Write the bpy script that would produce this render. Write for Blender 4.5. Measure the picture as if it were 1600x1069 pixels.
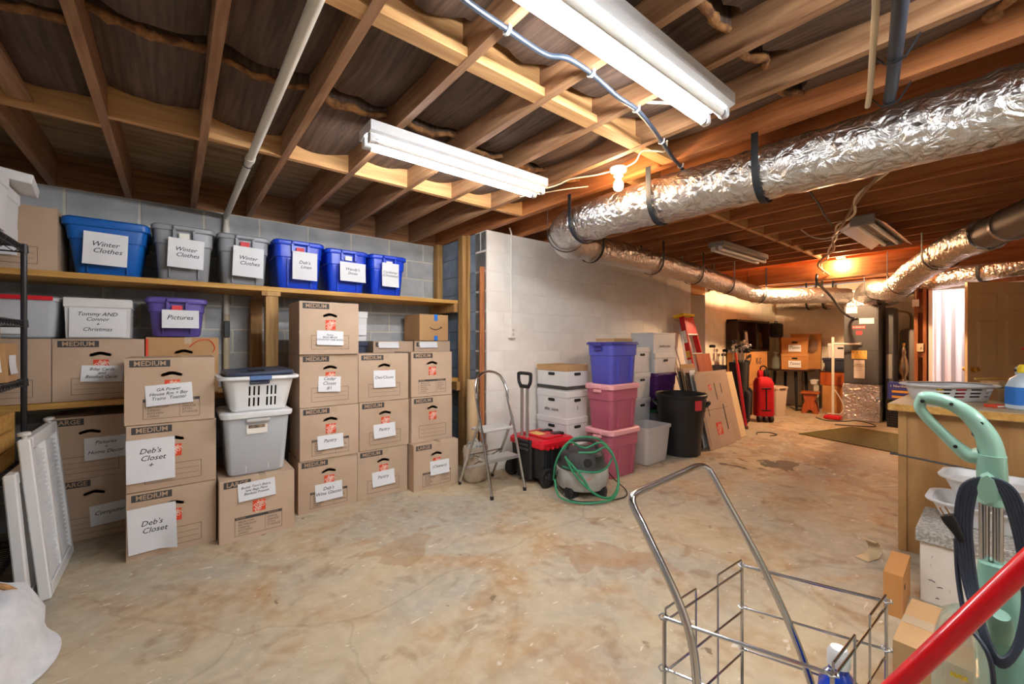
import bpy, bmesh, math, random
from mathutils import Vector, Matrix, noise as mnoise
random.seed(7)
PI = math.pi
scene = bpy.context.scene
COL = scene.collection
for o in list(bpy.data.objects): bpy.data.objects.remove(o, do_unlink=True)

# ------------------------------------------------------------------ camera
cam_d = bpy.data.cameras.new('camera')
cam_d.sensor_fit = 'HORIZONTAL'; cam_d.sensor_width = 36.0
cam_d.lens = 654.0 / 1600.0 * 36.0
cam_d.clip_start = 0.05; cam_d.clip_end = 100
cam = bpy.data.objects.new('camera', cam_d); COL.objects.link(cam)
cam.location = (0, 0, 1.30)
cam.rotation_euler = (PI / 2, 0, -math.radians(38.95))
scene.camera = cam

# ------------------------------------------------------------------ light set-up
TUBE_STRENGTH = 70.0          # the lit fluorescent tubes
TUBE_COLOR = (0.96, 0.98, 1.0)
BULB_STRENGTH = 170.0         # near incandescent bulb
FAR_BULB_STRENGTH = 300.0     # far incandescent bulb
ADDED_BULB_STRENGTH = 2300.0    # unseen bulb added to light the far walls past the girder
BULB_COLOR = (1.0, 0.64, 0.35)
HALL_FILL_STRENGTH = 55.0          # globe lamp added to brighten the hall behind the door
world = bpy.data.worlds.new('world'); scene.world = world
world.use_nodes = True
world.node_tree.nodes['Background'].inputs[0].default_value = (0.8, 0.85, 1, 1)
world.node_tree.nodes['Background'].inputs[1].default_value = 0.2
vs = scene.view_settings
vs.view_transform = 'Standard'; vs.look = 'None'; vs.gamma = 1.0
vs.use_curve_mapping = False
vs.exposure = 1.0

# ------------------------------------------------------------------ materials
def srgb(r, g, b):
    f = lambda c: (c / 255 / 12.92) if c / 255 <= 0.04045 else ((c / 255 + 0.055) / 1.055) ** 2.4
    return (f(r), f(g), f(b), 1.0)

MATS = {}
def mat(name, col, rough=0.6, metal=0.0, col2=None, nscale=6.0, ncontrast=(0.35, 0.65), stretch=(1, 1, 1), detail=4.0,
        bump=0.0, bscale=60.0, bstretch=None, emit=None, alpha=None, trans=0.0, ior=1.45, coat=0.0, spec=0.5, rnd=False, wavy=0.0):
    if name in MATS: return MATS[name]
    m = bpy.data.materials.new(name); m.use_nodes = True
    nt = m.node_tree; N = nt.nodes; L = nt.links
    p = N['Principled BSDF']
    p.inputs['Base Color'].default_value = col
    p.inputs['Roughness'].default_value = rough
    p.inputs['Metallic'].default_value = metal
    p.inputs['Specular IOR Level'].default_value = spec
    p.inputs['IOR'].default_value = ior
    p.inputs['Transmission Weight'].default_value = trans
    p.inputs['Coat Weight'].default_value = coat
    if alpha is not None: p.inputs['Alpha'].default_value = alpha
    if emit:
        p.inputs['Emission Color'].default_value = (*emit[0], 1); p.inputs['Emission Strength'].default_value = emit[1]
    def coords(st):
        tc = N.new('ShaderNodeTexCoord'); mp = N.new('ShaderNodeMapping'); mp.inputs['Scale'].default_value = st
        if rnd:
            oi = N.new('ShaderNodeObjectInfo'); mu = N.new('ShaderNodeMath'); mu.operation = 'MULTIPLY'; mu.inputs[1].default_value = 37.0
            L.new(oi.outputs['Random'], mu.inputs[0]); ad = N.new('ShaderNodeVectorMath'); ad.operation = 'ADD'
            L.new(tc.outputs['Object'], ad.inputs[0]); L.new(mu.outputs[0], ad.inputs[1]); L.new(ad.outputs[0], mp.inputs['Vector'])
        else: L.new(tc.outputs['Object'], mp.inputs['Vector'])
        return mp
    if col2 is not None:
        mp = coords(stretch); nz = N.new('ShaderNodeTexNoise'); nz.inputs['Scale'].default_value = nscale; nz.inputs['Detail'].default_value = detail
        nz.inputs['Distortion'].default_value = wavy
        L.new(mp.outputs[0], nz.inputs['Vector'])
        r = N.new('ShaderNodeValToRGB'); r.color_ramp.elements[0].position = ncontrast[0]; r.color_ramp.elements[1].position = ncontrast[1]
        r.color_ramp.elements[0].color = col; r.color_ramp.elements[1].color = col2
        L.new(nz.outputs['Fac'], r.inputs['Fac']); L.new(r.outputs['Color'], p.inputs['Base Color'])
    if bump:
        mp2 = coords(bstretch or stretch); nb = N.new('ShaderNodeTexNoise'); nb.inputs['Scale'].default_value = bscale; nb.inputs['Detail'].default_value = 5
        L.new(mp2.outputs[0], nb.inputs['Vector']); bp = N.new('ShaderNodeBump'); bp.inputs['Strength'].default_value = bump; bp.inputs['Distance'].default_value = 0.01
        L.new(nb.outputs['Fac'], bp.inputs['Height']); L.new(bp.outputs[0], p.inputs['Normal'])
    MATS[name] = m
    return m

def wood(name, c1, c2, axis, rough=0.65, contrast=(0.3, 0.7), scale=3.0):
    st = {'x': (0.7, 11, 11), 'y': (11, 0.7, 11), 'z': (11, 11, 0.7)}[axis]
    return mat(name, c1, rough, col2=c2, nscale=scale, ncontrast=contrast, stretch=st, bump=0.12, bscale=8, rnd=True, wavy=0.6, detail=6)

JOIST = wood('joist_wood', srgb(178, 136, 98), srgb(132, 92, 62), 'y')
JOISTX = wood('blocking_wood', srgb(214, 168, 112), srgb(182, 132, 82), 'x')
REDWOOD = wood('red_girder_wood', srgb(188, 122, 70), srgb(146, 84, 44), 'y')
RIMX = wood('rim_wood', srgb(168, 118, 76), srgb(112, 72, 46), 'x')
PINE = wood('shelf_pine', srgb(208, 164, 88), srgb(176, 126, 58), 'x')
POST = wood('post_wood', srgb(190, 150, 92), srgb(146, 106, 58), 'z')
STUD = wood('stud_wood', srgb(176, 112, 66), srgb(134, 78, 44), 'z')
PLYC = mat('subfloor_plywood', srgb(176, 150, 116), 0.8, col2=srgb(138, 112, 82), nscale=2.2, stretch=(1.2, 8, 1), bump=0.1, bscale=12)
PLYB = mat('bench_plywood', srgb(186, 146, 92), 0.55, col2=srgb(150, 108, 62), nscale=1.6, stretch=(3, 3, 0.5), wavy=1.5, bump=0.06, bscale=14, detail=6)
BENCHTOP = mat('bench_top_laminate', srgb(214, 196, 168), 0.5, col2=srgb(190, 166, 132), nscale=3)
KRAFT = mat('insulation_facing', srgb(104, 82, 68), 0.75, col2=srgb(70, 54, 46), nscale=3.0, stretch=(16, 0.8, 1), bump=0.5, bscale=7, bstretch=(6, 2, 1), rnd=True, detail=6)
FIBER = mat('insulation_fibre', srgb(166, 118, 72), 0.95, col2=srgb(98, 64, 40), nscale=22, bump=0.8, bscale=40)
CARD = mat('cardboard', srgb(194, 169, 146), 0.8, col2=srgb(183, 157, 133), nscale=2.5, stretch=(1, 1, 1), bump=0.05, bscale=120, bstretch=(1, 1, 0.1), rnd=True)
CARD2 = mat('tan_cardboard', srgb(196, 158, 112), 0.8, col2=srgb(180, 140, 96), nscale=2.5, rnd=True)
CARD3 = mat('brown_file_cardboard', srgb(196, 140, 82), 0.8, col2=srgb(180, 124, 70), nscale=2.5)
CARDIN = mat('corrugated_edge', srgb(128, 102, 80), 0.9, col2=srgb(90, 70, 54), nscale=60)
TAPE = mat('packing_tape', srgb(190, 168, 142), 0.18, spec=0.7, coat=0.5)
INK = mat('print_ink', srgb(66, 64, 64), 0.75)
INKTAN = mat('print_knockout', srgb(178, 150, 124), 0.8)
ORANGE = mat('logo_orange', srgb(222, 74, 38), 0.7)
WHITEINK = mat('white_print', srgb(232, 214, 200), 0.75)
PAPER = mat('white_paper', srgb(232, 234, 238), 0.8, bump=0.15, bscale=9, col2=srgb(224, 226, 231), nscale=4)
PEN = mat('pen_ink', srgb(30, 34, 50), 0.7)
WHITEBOX = mat('white_file_board', srgb(226, 226, 226), 0.7, col2=srgb(214, 214, 216), nscale=3)
BLUEB = mat('blue_bin_plastic', srgb(14, 92, 176), 0.35)
ROYAL = mat('royal_bin_plastic', srgb(22, 66, 200), 0.33)
GREYB = mat('grey_bin_plastic', srgb(140, 144, 150), 0.38)
PURPLE = mat('purple_bin_plastic', srgb(92, 78, 156), 0.4)
DKPURPLE = mat('dark_purple_plastic', srgb(84, 40, 110), 0.45)
PERI = mat('periwinkle_bin_plastic', srgb(86, 88, 186), 0.42)
NAVY = mat('navy_lid_plastic', srgb(62, 58, 144), 0.42)
ROSE = mat('rose_bin_plastic', srgb(174, 92, 112), 0.42)
PINK = mat('pink_lid_plastic', srgb(240, 172, 178), 0.42)
CLEARB = mat('frosted_clear_plastic', srgb(216, 222, 230), 0.35, alpha=0.7, spec=0.5)
FILLGREY = mat('grey_cloth_contents', srgb(176, 182, 190), 0.9, col2=srgb(140, 148, 160), nscale=5)
FILLBLUE = mat('blue_cloth_contents', srgb(112, 146, 186), 0.9, col2=srgb(84, 112, 156), nscale=5)
WHITEP = mat('white_plastic', srgb(228, 230, 232), 0.38)
OFFWH = mat('offwhite_plastic', srgb(214, 212, 208), 0.45)
BEIGEP = mat('beige_waste_plastic', srgb(232, 214, 196), 0.5)
LTGREY = mat('light_grey_plastic', srgb(196, 194, 192), 0.45)
BLACKP = mat('black_plastic', srgb(34, 34, 36), 0.42)
CHARP = mat('charcoal_plastic', srgb(62, 62, 62), 0.5)
DKBLUE = mat('slate_plastic', srgb(58, 66, 86), 0.4)
REDP = mat('red_plastic', srgb(206, 26, 40), 0.35)
REDM = mat('red_gloss_paint', srgb(196, 10, 20), 0.28, coat=0.4)
REDF = mat('red_nylon', srgb(214, 20, 34), 0.75, bump=0.2, bscale=90)
YELLOW = mat('yellow_plastic', srgb(238, 206, 40), 0.45)
GREENH = mat('green_hose_rubber', srgb(52, 138, 98), 0.4)
GREENP = mat('green_plastic', srgb(30, 110, 70), 0.45)
MINT = mat('mint_plastic', srgb(150, 192, 172), 0.28, coat=0.3)
MINTD = mat('mint_dark_plastic', srgb(124, 164, 146), 0.35)
TANK = mat('clear_tank_plastic', srgb(206, 222, 210), 0.06, trans=0.6, alpha=0.55, coat=0.5)
BLUEJ = mat('blue_jug_plastic', srgb(16, 60, 176), 0.25, coat=0.3)
CHROME = mat('chrome_steel', srgb(206, 206, 208), 0.18, 1.0)
STEEL = mat('galvanised_steel', srgb(176, 178, 180), 0.32, 1.0)
ALUM = mat('aluminium', srgb(204, 204, 204), 0.35, 0.85)
BRASS = mat('brass', srgb(206, 160, 84), 0.28, 1.0)
SATINM = mat('brushed_nickel', srgb(150, 132, 110), 0.3, 1.0)
BLACKM = mat('black_wire_enamel', srgb(40, 40, 44), 0.35)
WIREBLK = mat('black_cable_jacket', srgb(44, 52, 64), 0.4)
CORD = mat('navy_power_cord', srgb(44, 50, 62), 0.42)
CREAMW = mat('cream_cable', srgb(232, 218, 188), 0.5)
PVC = mat('white_pvc', srgb(224, 220, 208), 0.35)
CREAMP = mat('cream_painted_pipe', srgb(206, 190, 158), 0.45)
CERAMIC = mat('white_porcelain', srgb(238, 234, 226), 0.25)
HOUSE = mat('white_enamel_housing', srgb(222, 224, 228), 0.35)
HOUSEG = mat('grey_enamel_housing', srgb(150, 146, 138), 0.4)
TUBEON = mat('lit_tube', (1, 1, 1, 1), 0.4, emit=(TUBE_COLOR, TUBE_STRENGTH))
TUBEOFF = mat('unlit_tube', srgb(236, 236, 232), 0.3)
BULBON = mat('lit_bulb', (1, 0.9, 0.7, 1), 0.3, emit=(BULB_COLOR, BULB_STRENGTH))
FARBULB = mat('lit_far_bulb', (1, 0.9, 0.7, 1), 0.3, emit=(BULB_COLOR, FAR_BULB_STRENGTH))
ADDEDBULB = mat('added_bulb_beyond', (1, 0.9, 0.7, 1), 0.3, emit=(BULB_COLOR, ADDED_BULB_STRENGTH))
HALLFILL = mat('added_hall_globe', (1, 1, 1, 1), 0.3, emit=((1.0, 0.97, 0.98), HALL_FILL_STRENGTH))
DKMETAL = mat('furnace_enamel', srgb(84, 86, 88), 0.42, col2=srgb(76, 76, 78), nscale=3)
DKGREY = mat('heater_enamel', srgb(104, 96, 88), 0.45)
DKWOOD = wood('dark_stained_wood', srgb(66, 40, 28), srgb(42, 26, 20), 'x', rough=0.4)
ORWOOD = wood('orange_varnish_wood', srgb(190, 98, 46), srgb(152, 70, 30), 'z', rough=0.4)
TOWEL = mat('white_terry', srgb(228, 232, 238), 0.95, bump=0.6, bscale=90, col2=srgb(212, 218, 226), nscale=14)
WICKER = mat('wicker', srgb(176, 132, 84), 0.75, col2=srgb(130, 92, 54), nscale=30)
SACK = mat('pale_sack_cloth', srgb(206, 194, 176), 0.9, bump=0.4, bscale=40, col2=srgb(160, 140, 118), nscale=8)
NEWS = mat('newsprint', srgb(206, 206, 198), 0.85, col2=srgb(128, 134, 132), nscale=34, ncontrast=(0.52, 0.6))
RUG = mat('olive_rug', srgb(104, 92, 48), 0.95, bump=0.5, bscale=160, col2=srgb(88, 78, 40), nscale=20)
FOAMB = mat('cream_foam_board', srgb(240, 214, 168), 0.7)
BRPAPER = mat('kraft_paper_roll', srgb(206, 176, 136), 0.7)
DOORP = mat('tan_door_paint', srgb(220, 194, 148), 0.5)
HALLW = mat('hall_white_paint', srgb(240, 232, 232), 0.6)
HALLP = mat('hall_pink_curtain', srgb(240, 214, 204), 0.8)
MORTAR = mat('mortar', srgb(206, 202, 190), 0.9)
MORTARW = mat('painted_mortar', srgb(232, 227, 220), 0.85)
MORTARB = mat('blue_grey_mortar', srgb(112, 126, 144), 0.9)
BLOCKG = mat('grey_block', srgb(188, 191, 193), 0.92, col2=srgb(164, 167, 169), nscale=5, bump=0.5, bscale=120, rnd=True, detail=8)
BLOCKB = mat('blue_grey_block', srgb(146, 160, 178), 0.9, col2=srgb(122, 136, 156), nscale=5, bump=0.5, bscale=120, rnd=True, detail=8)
BLOCKW = mat('white_painted_block', srgb(242, 238, 232), 0.72, col2=srgb(232, 227, 220), nscale=4, bump=0.3, bscale=70, rnd=True)
BLOCKC = mat('cream_painted_block', srgb(236, 228, 208), 0.78, col2=srgb(224, 214, 192), nscale=4, bump=0.3, bscale=70, rnd=True)
DARKIN = mat('dark_cloth', srgb(40, 38, 40), 0.9)
SPECKLE = mat('grey_speckled_board', srgb(186, 182, 174), 0.8, col2=srgb(138, 134, 128), nscale=90, ncontrast=(0.4, 0.6))
FEATHER = mat('white_patterned_board', srgb(228, 222, 212), 0.7, col2=srgb(222, 214, 202), nscale=10)
BLUEBOX = mat('blue_print_board', srgb(52, 62, 140), 0.6)
GOLDP = mat('gold_print', srgb(216, 160, 60), 0.6)
BLUEL = mat('blue_label_print', srgb(46, 116, 200), 0.5)
PALEBL = mat('pale_blue_plastic', srgb(196, 214, 226), 0.35)
LABELW = mat('white_sticker', srgb(236, 232, 224), 0.6)
LABELR = mat('red_sticker', srgb(214, 64, 70), 0.6)
LABELY = mat('yellow_sticker', srgb(228, 186, 96), 0.6)
BLUETAPE = mat('blue_tape', srgb(40, 120, 220), 0.6)
STRAP = mat('black_strap', srgb(34, 40, 46), 0.6)
RUBBER = mat('black_rubber', srgb(28, 26, 26), 0.7)
BAGCLR = mat('clear_bag', srgb(206, 190, 170), 0.25, trans=0.5, alpha=0.6)
CURB = mat('peeled_vinyl', srgb(198, 176, 140), 0.6)

def foil_mat():
    m = mat('foil_jacket', srgb(216, 214, 212), 0.3, 1.0)
    nt = m.node_tree; N = nt.nodes; L = nt.links; p = N['Principled BSDF']
    tc = N.new('ShaderNodeTexCoord'); vo = N.new('ShaderNodeTexVoronoi'); vo.inputs['Scale'].default_value = 17; vo.feature = 'DISTANCE_TO_EDGE'
    nz = N.new('ShaderNodeTexNoise'); nz.inputs['Scale'].default_value = 14; nz.inputs['Detail'].default_value = 6; nz.inputs['Distortion'].default_value = 1.2
    L.new(tc.outputs['Object'], nz.inputs['Vector']); L.new(tc.outputs['Object'], vo.inputs['Vector'])
    ad = N.new('ShaderNodeMath'); ad.operation = 'MULTIPLY_ADD'; ad.inputs[1].default_value = 0.5
    L.new(vo.outputs['Distance'], ad.inputs[0]); L.new(nz.outputs['Fac'], ad.inputs[2])
    bp = N.new('ShaderNodeBump'); bp.inputs['Strength'].default_value = 0.8; bp.inputs['Distance'].default_value = 0.03
    L.new(ad.outputs[0], bp.inputs['Height']); L.new(bp.outputs[0], p.inputs['Normal'])
    return m
FOIL = foil_mat()

def floor_mat():
    m = bpy.data.materials.new('concrete_floor'); m.use_nodes = True
    nt = m.node_tree; N = nt.nodes; L = nt.links; p = N['Principled BSDF']
    tc = N.new('ShaderNodeTexCoord')
    def noise(sc, det=6, dist=0.0, st=(1, 1, 1), off=(0, 0, 0)):
        mp = N.new('ShaderNodeMapping'); mp.inputs['Scale'].default_value = st; mp.inputs['Location'].default_value = off
        L.new(tc.outputs['Object'], mp.inputs['Vector'])
        n = N.new('ShaderNodeTexNoise'); n.inputs['Scale'].default_value = sc; n.inputs['Detail'].default_value = det; n.inputs['Distortion'].default_value = dist
        L.new(mp.outputs[0], n.inputs['Vector']); return n.outputs['Fac']
    def ramp(fac, a, b, ca=(0, 0, 0, 1), cb=(1, 1, 1, 1)):
        r = N.new('ShaderNodeValToRGB'); r.color_ramp.elements[0].position = a; r.color_ramp.elements[1].position = b
        r.color_ramp.elements[0].color = ca; r.color_ramp.elements[1].color = cb
        L.new(fac, r.inputs['Fac']); return r.outputs['Color']
    def mix(fac, a, b):
        x = N.new('ShaderNodeMix'); x.data_type = 'RGBA'
        L.new(fac, x.inputs[0])
        if isinstance(a, tuple): x.inputs[6].default_value = a
        else: L.new(a, x.inputs[6])
        if isinstance(b, tuple): x.inputs[7].default_value = b
        else: L.new(b, x.inputs[7])
        return x.outputs[2]
    def mul(a, b):
        x = N.new('ShaderNodeMath'); x.operation = 'MULTIPLY'; L.new(a, x.inputs[0])
        if isinstance(b, float): x.inputs[1].default_value = b
        else: L.new(b, x.inputs[1])
        return x.outputs[0]
    def blob(cx, cy, rx, ry, ang=0.0):                     # a stain with a place and a ragged outline of its own
        mp = N.new('ShaderNodeMapping'); mp.vector_type = 'TEXTURE'; mp.inputs['Location'].default_value = (cx, cy, 0); mp.inputs['Rotation'].default_value = (0, 0, ang); mp.inputs['Scale'].default_value = (rx, ry, 1)
        L.new(tc.outputs['Object'], mp.inputs['Vector'])
        ln = N.new('ShaderNodeVectorMath'); ln.operation = 'LENGTH'; L.new(mp.outputs[0], ln.inputs[0])
        nz = noise(3.4, 8, 1.0)
        s = N.new('ShaderNodeMath'); s.operation = 'MULTIPLY_ADD'; s.inputs[1].default_value = 1.5; L.new(nz, s.inputs[0]); L.new(ln.outputs['Value'], s.inputs[2])
        return ramp(s.outputs[0], 0.95, 1.6, (1, 1, 1, 1), (0, 0, 0, 1))
    base = mix(ramp(noise(1.1, 8, 0.8), 0.36, 0.62), srgb(194, 176, 144), srgb(170, 160, 142))
    base = mix(mul(ramp(noise(2.2, 10, 1.0, off=(4, 1, 0)), 0.46, 0.68), 0.85), base, srgb(172, 136, 94))
    base = mix(mul(ramp(noise(0.9, 7, 1.5, off=(9, 3, 0)), 0.52, 0.68), 0.55), base, srgb(166, 164, 156))
    base = mix(mul(ramp(noise(4.5, 10, 0.9, off=(2, 8, 0)), 0.54, 0.72), 0.7), base, srgb(134, 102, 68))
    base = mix(mul(ramp(noise(16, 8, 0.4, off=(7, 2, 0)), 0.42, 0.7), 0.35), base, srgb(214, 202, 176))
    base = mix(mul(ramp(noise(10, 6, 0.5, st=(1, 2.2, 1)), 0.66, 0.7), 0.7), base, srgb(226, 218, 204))
    base = mix(mul(ramp(noise(38, 2, 0.0), 0.71, 0.74), 0.6), base, srgb(232, 226, 214))
    base = mix(mul(ramp(noise(9, 4, 0.3, off=(5, 5, 0)), 0.69, 0.73), 0.8), base, srgb(104, 84, 60))
    base = mix(mul(blob(5.0, 1.70, 1.5, 0.6, -0.85), 0.9), base, srgb(64, 50, 38))
    base = mix(mul(blob(5.15, 1.36, 0.5, 0.28, -0.6), 0.85), base, srgb(70, 54, 40))
    base = mix(mul(blob(1.05, 2.45, 0.95, 0.55, 0.5), 0.42), base, srgb(150, 110, 66))
    base = mix(mul(blob(2.1, 1.5, 1.3, 0.6, -0.7), 0.4), base, srgb(150, 106, 64))
    base = mix(mul(blob(6.2, 1.2, 5.5, 4.2, -0.3), 0.34), base, srgb(128, 98, 70))
    vo = N.new('ShaderNodeTexVoronoi'); vo.feature = 'DISTANCE_TO_EDGE'; vo.inputs['Scale'].default_value = 0.33
    dn = N.new('ShaderNodeTexNoise'); dn.inputs['Scale'].default_value = 2.5; dn.inputs['Detail'].default_value = 5; L.new(tc.outputs['Object'], dn.inputs['Vector'])
    vm = N.new('ShaderNodeVectorMath'); vm.operation = 'MULTIPLY_ADD'; vm.inputs[1].default_value = (0.25, 0.25, 0); L.new(dn.outputs['Color'], vm.inputs[0]); L.new(tc.outputs['Object'], vm.inputs[2]); L.new(vm.outputs[0], vo.inputs['Vector'])
    crack = ramp(vo.outputs['Distance'], 0.0012, 0.003, (1, 1, 1, 1), (0, 0, 0, 1))
    base = mix(mul(crack, 0.22), base, srgb(96, 76, 54))
    L.new(base, p.inputs['Base Color'])
    p.inputs['Roughness'].default_value = 0.72
    bp = N.new('ShaderNodeBump'); bp.inputs['Strength'].default_value = 0.25; bp.inputs['Distance'].default_value = 0.01
    L.new(noise(22, 8), bp.inputs['Height']); L.new(bp.outputs[0], p.inputs['Normal'])
    return m
CONCRETE = floor_mat()

# ------------------------------------------------------------------ mesh helpers
class MB:
    def __init__(s): s.v = []; s.f = []; s.mx = Matrix.Identity(4)
    def at(s, x=0, y=0, z=0, rx=0, ry=0, rz=0):
        s.mx = Matrix.Translation((x, y, z)) @ Matrix.Rotation(rz, 4, 'Z') @ Matrix.Rotation(ry, 4, 'Y') @ Matrix.Rotation(rx, 4, 'X'); return s
    def add(s, vs, fs):
        n = len(s.v); s.v += [s.mx @ Vector(p) for p in vs]; s.f += [tuple(i + n for i in f) for f in fs]; return s
    def box(s, x0, x1, y0, y1, z0, z1):
        return s.add([(x0, y0, z0), (x1, y0, z0), (x1, y1, z0), (x0, y1, z0), (x0, y0, z1), (x1, y0, z1), (x1, y1, z1), (x0, y1, z1)],
                     [(0, 3, 2, 1), (4, 5, 6, 7), (0, 1, 5, 4), (1, 2, 6, 5), (2, 3, 7, 6), (3, 0, 4, 7)])
    def bbox(s, x0, x1, y0, y1, z0, z1, b=0.004):            # box with chamfered edges
        X = (x0, x1); Y = (y0, y1); Z = (z0, z1); vs = []; idx = {}
        for i in (0, 1):
            for j in (0, 1):
                for k in (0, 1):
                    sx = b if i == 0 else -b; sy = b if j == 0 else -b; sz = b if k == 0 else -b
                    for a, p in (('x', (X[i], Y[j] + sy, Z[k] + sz)), ('y', (X[i] + sx, Y[j], Z[k] + sz)), ('z', (X[i] + sx, Y[j] + sy, Z[k]))):
                        idx[(i, j, k, a)] = len(vs); vs.append(p)
        g = lambda i, j, k, a: idx[(i, j, k, a)]
        fs = [(g(0,0,0,'x'), g(0,0,1,'x'), g(0,1,1,'x'), g(0,1,0,'x')), (g(1,0,0,'x'), g(1,1,0,'x'), g(1,1,1,'x'), g(1,0,1,'x')),
              (g(0,0,0,'y'), g(1,0,0,'y'), g(1,0,1,'y'), g(0,0,1,'y')), (g(0,1,0,'y'), g(0,1,1,'y'), g(1,1,1,'y'), g(1,1,0,'y')),
              (g(0,0,0,'z'), g(0,1,0,'z'), g(1,1,0,'z'), g(1,0,0,'z')), (g(0,0,1,'z'), g(1,0,1,'z'), g(1,1,1,'z'), g(0,1,1,'z'))]
        for i in (0, 1):
            for j in (0, 1):
                fs.append((g(i,j,0,'x'), g(i,j,1,'x'), g(i,j,1,'y'), g(i,j,0,'y')))
                fs.append((g(i,0,j,'x'), g(i,1,j,'x'), g(i,1,j,'z'), g(i,0,j,'z')))
                fs.append((g(0,i,j,'y'), g(1,i,j,'y'), g(1,i,j,'z'), g(0,i,j,'z')))
                for k in (0, 1): fs.append((g(i,j,k,'x'), g(i,j,k,'y'), g(i,j,k,'z')))
        return s.add(vs, fs)
    def loft(s, secs, n=4, bot=True, top=True):               # secs: (z, hx, hy, r[, ox, oy]) rounded rectangles
        rings = []; vs = []
        for sec in secs:
            z, hx, hy, r = sec[:4]; ox, oy = (sec[4], sec[5]) if len(sec) > 4 else (0, 0)
            r = max(1e-4, min(r, hx - 1e-4, hy - 1e-4)); ring = []
            for q, (cx, cy) in enumerate(((hx - r, hy - r), (-hx + r, hy - r), (-hx + r, -hy + r), (hx - r, -hy + r))):
                for k in range(n + 1):
                    a = q * PI / 2 + k * PI / 2 / n
                    ring.append(len(vs)); vs.append((ox + cx + r * math.cos(a), oy + cy + r * math.sin(a), z))
            rings.append(ring)
        m = len(rings[0]); fs = []
        for a, b in zip(rings, rings[1:]):
            for i in range(m): fs.append((a[i], a[(i + 1) % m], b[(i + 1) % m], b[i]))
        if bot: fs.append(tuple(reversed(rings[0])))
        if top: fs.append(tuple(rings[-1]))
        return s.add(vs, fs)
    def lathe(s, prof, n=20, bot=True, top=True):             # prof: (r, z)
        vs = []; fs = []
        for r, z in prof:
            for i in range(n): vs.append((r * math.cos(2 * PI * i / n), r * math.sin(2 * PI * i / n), z))
        for k in range(len(prof) - 1):
            for i in range(n): fs.append((k * n + i, k * n + (i + 1) % n, (k + 1) * n + (i + 1) % n, (k + 1) * n + i))
        if bot: fs.append(tuple(reversed(range(n))))
        if top: fs.append(tuple(range((len(prof) - 1) * n, len(prof) * n)))
        return s.add(vs, fs)
    def tube(s, pts, r, n=8, closed=False, caps=True):
        P = [Vector(p) for p in pts]; m = len(P); vs = []; fs = []; up = None
        for i, p in enumerate(P):
            if closed: t = (P[(i + 1) % m] - P[i - 1]).normalized()
            else: t = (P[min(i + 1, m - 1)] - P[max(i - 1, 0)]).normalized()
            if up is None:
                up = Vector((0, 0, 1)) if abs(t.z) < 0.9 else Vector((1, 0, 0))
            up = (up - t * up.dot(t)).normalized(); w = t.cross(up)
            rr = r[i] if isinstance(r, (list, tuple)) else r
            for k in range(n):
                a = 2 * PI * k / n; vs.append(p + (up * math.cos(a) + w * math.sin(a)) * rr)
        for i in range(m if closed else m - 1):
            j = (i + 1) % m
            for k in range(n): fs.append((i * n + k, i * n + (k + 1) % n, j * n + (k + 1) % n, j * n + k))
        if caps and not closed: fs += [tuple(reversed(range(n))), tuple(range((m - 1) * n, m * n))]
        return s.add(vs, fs)
    def band(s, pts, side, w, t):                             # flat strap along pts, width w along side, thickness t
        P = [Vector(p) for p in pts]; sd = Vector(side).normalized(); vs = []; fs = []; m = len(P)
        for i, p in enumerate(P):
            tg = (P[min(i + 1, m - 1)] - P[max(i - 1, 0)]).normalized(); nn = tg.cross(sd).normalized()
            for a, b in ((-1, -1), (1, -1), (1, 1), (-1, 1)): vs.append(p + sd * (a * w / 2) + nn * (b * t / 2))
        for i in range(m - 1):
            for k in range(4): fs.append((i * 4 + k, i * 4 + (k + 1) % 4, i * 4 + 4 + (k + 1) % 4, i * 4 + 4 + k))
        fs += [(3, 2, 1, 0), tuple(range(4 * m - 4, 4 * m))]
        return s.add(vs, fs)
    def prism(s, poly, y0, y1):                               # polygon in x,z pushed from y0 to y1
        n = len(poly); vs = [(x, y0, z) for x, z in poly] + [(x, y1, z) for x, z in poly]
        fs = [tuple(range(n)), tuple(reversed(range(n, 2 * n)))] + [(i, n + i, n + (i + 1) % n, (i + 1) % n) for i in range(n)]
        return s.add(vs, fs)
    def mesh(s, name, m, smooth=35):
        me = bpy.data.meshes.new(name); me.from_pydata([tuple(p) for p in s.v], [], s.f)
        bm = bmesh.new(); bm.from_mesh(me); bmesh.ops.recalc_face_normals(bm, faces=bm.faces); bm.to_mesh(me); bm.free()
        if smooth:
            me.polygons.foreach_set('use_smooth', [True] * len(me.polygons)); me.set_sharp_from_angle(angle=math.radians(smooth))
        if m: me.materials.append(m)
        return me
    def build(s, name, m, parent=None, smooth=35):
        return link(name, s.mesh(name, m, smooth), parent)

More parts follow.
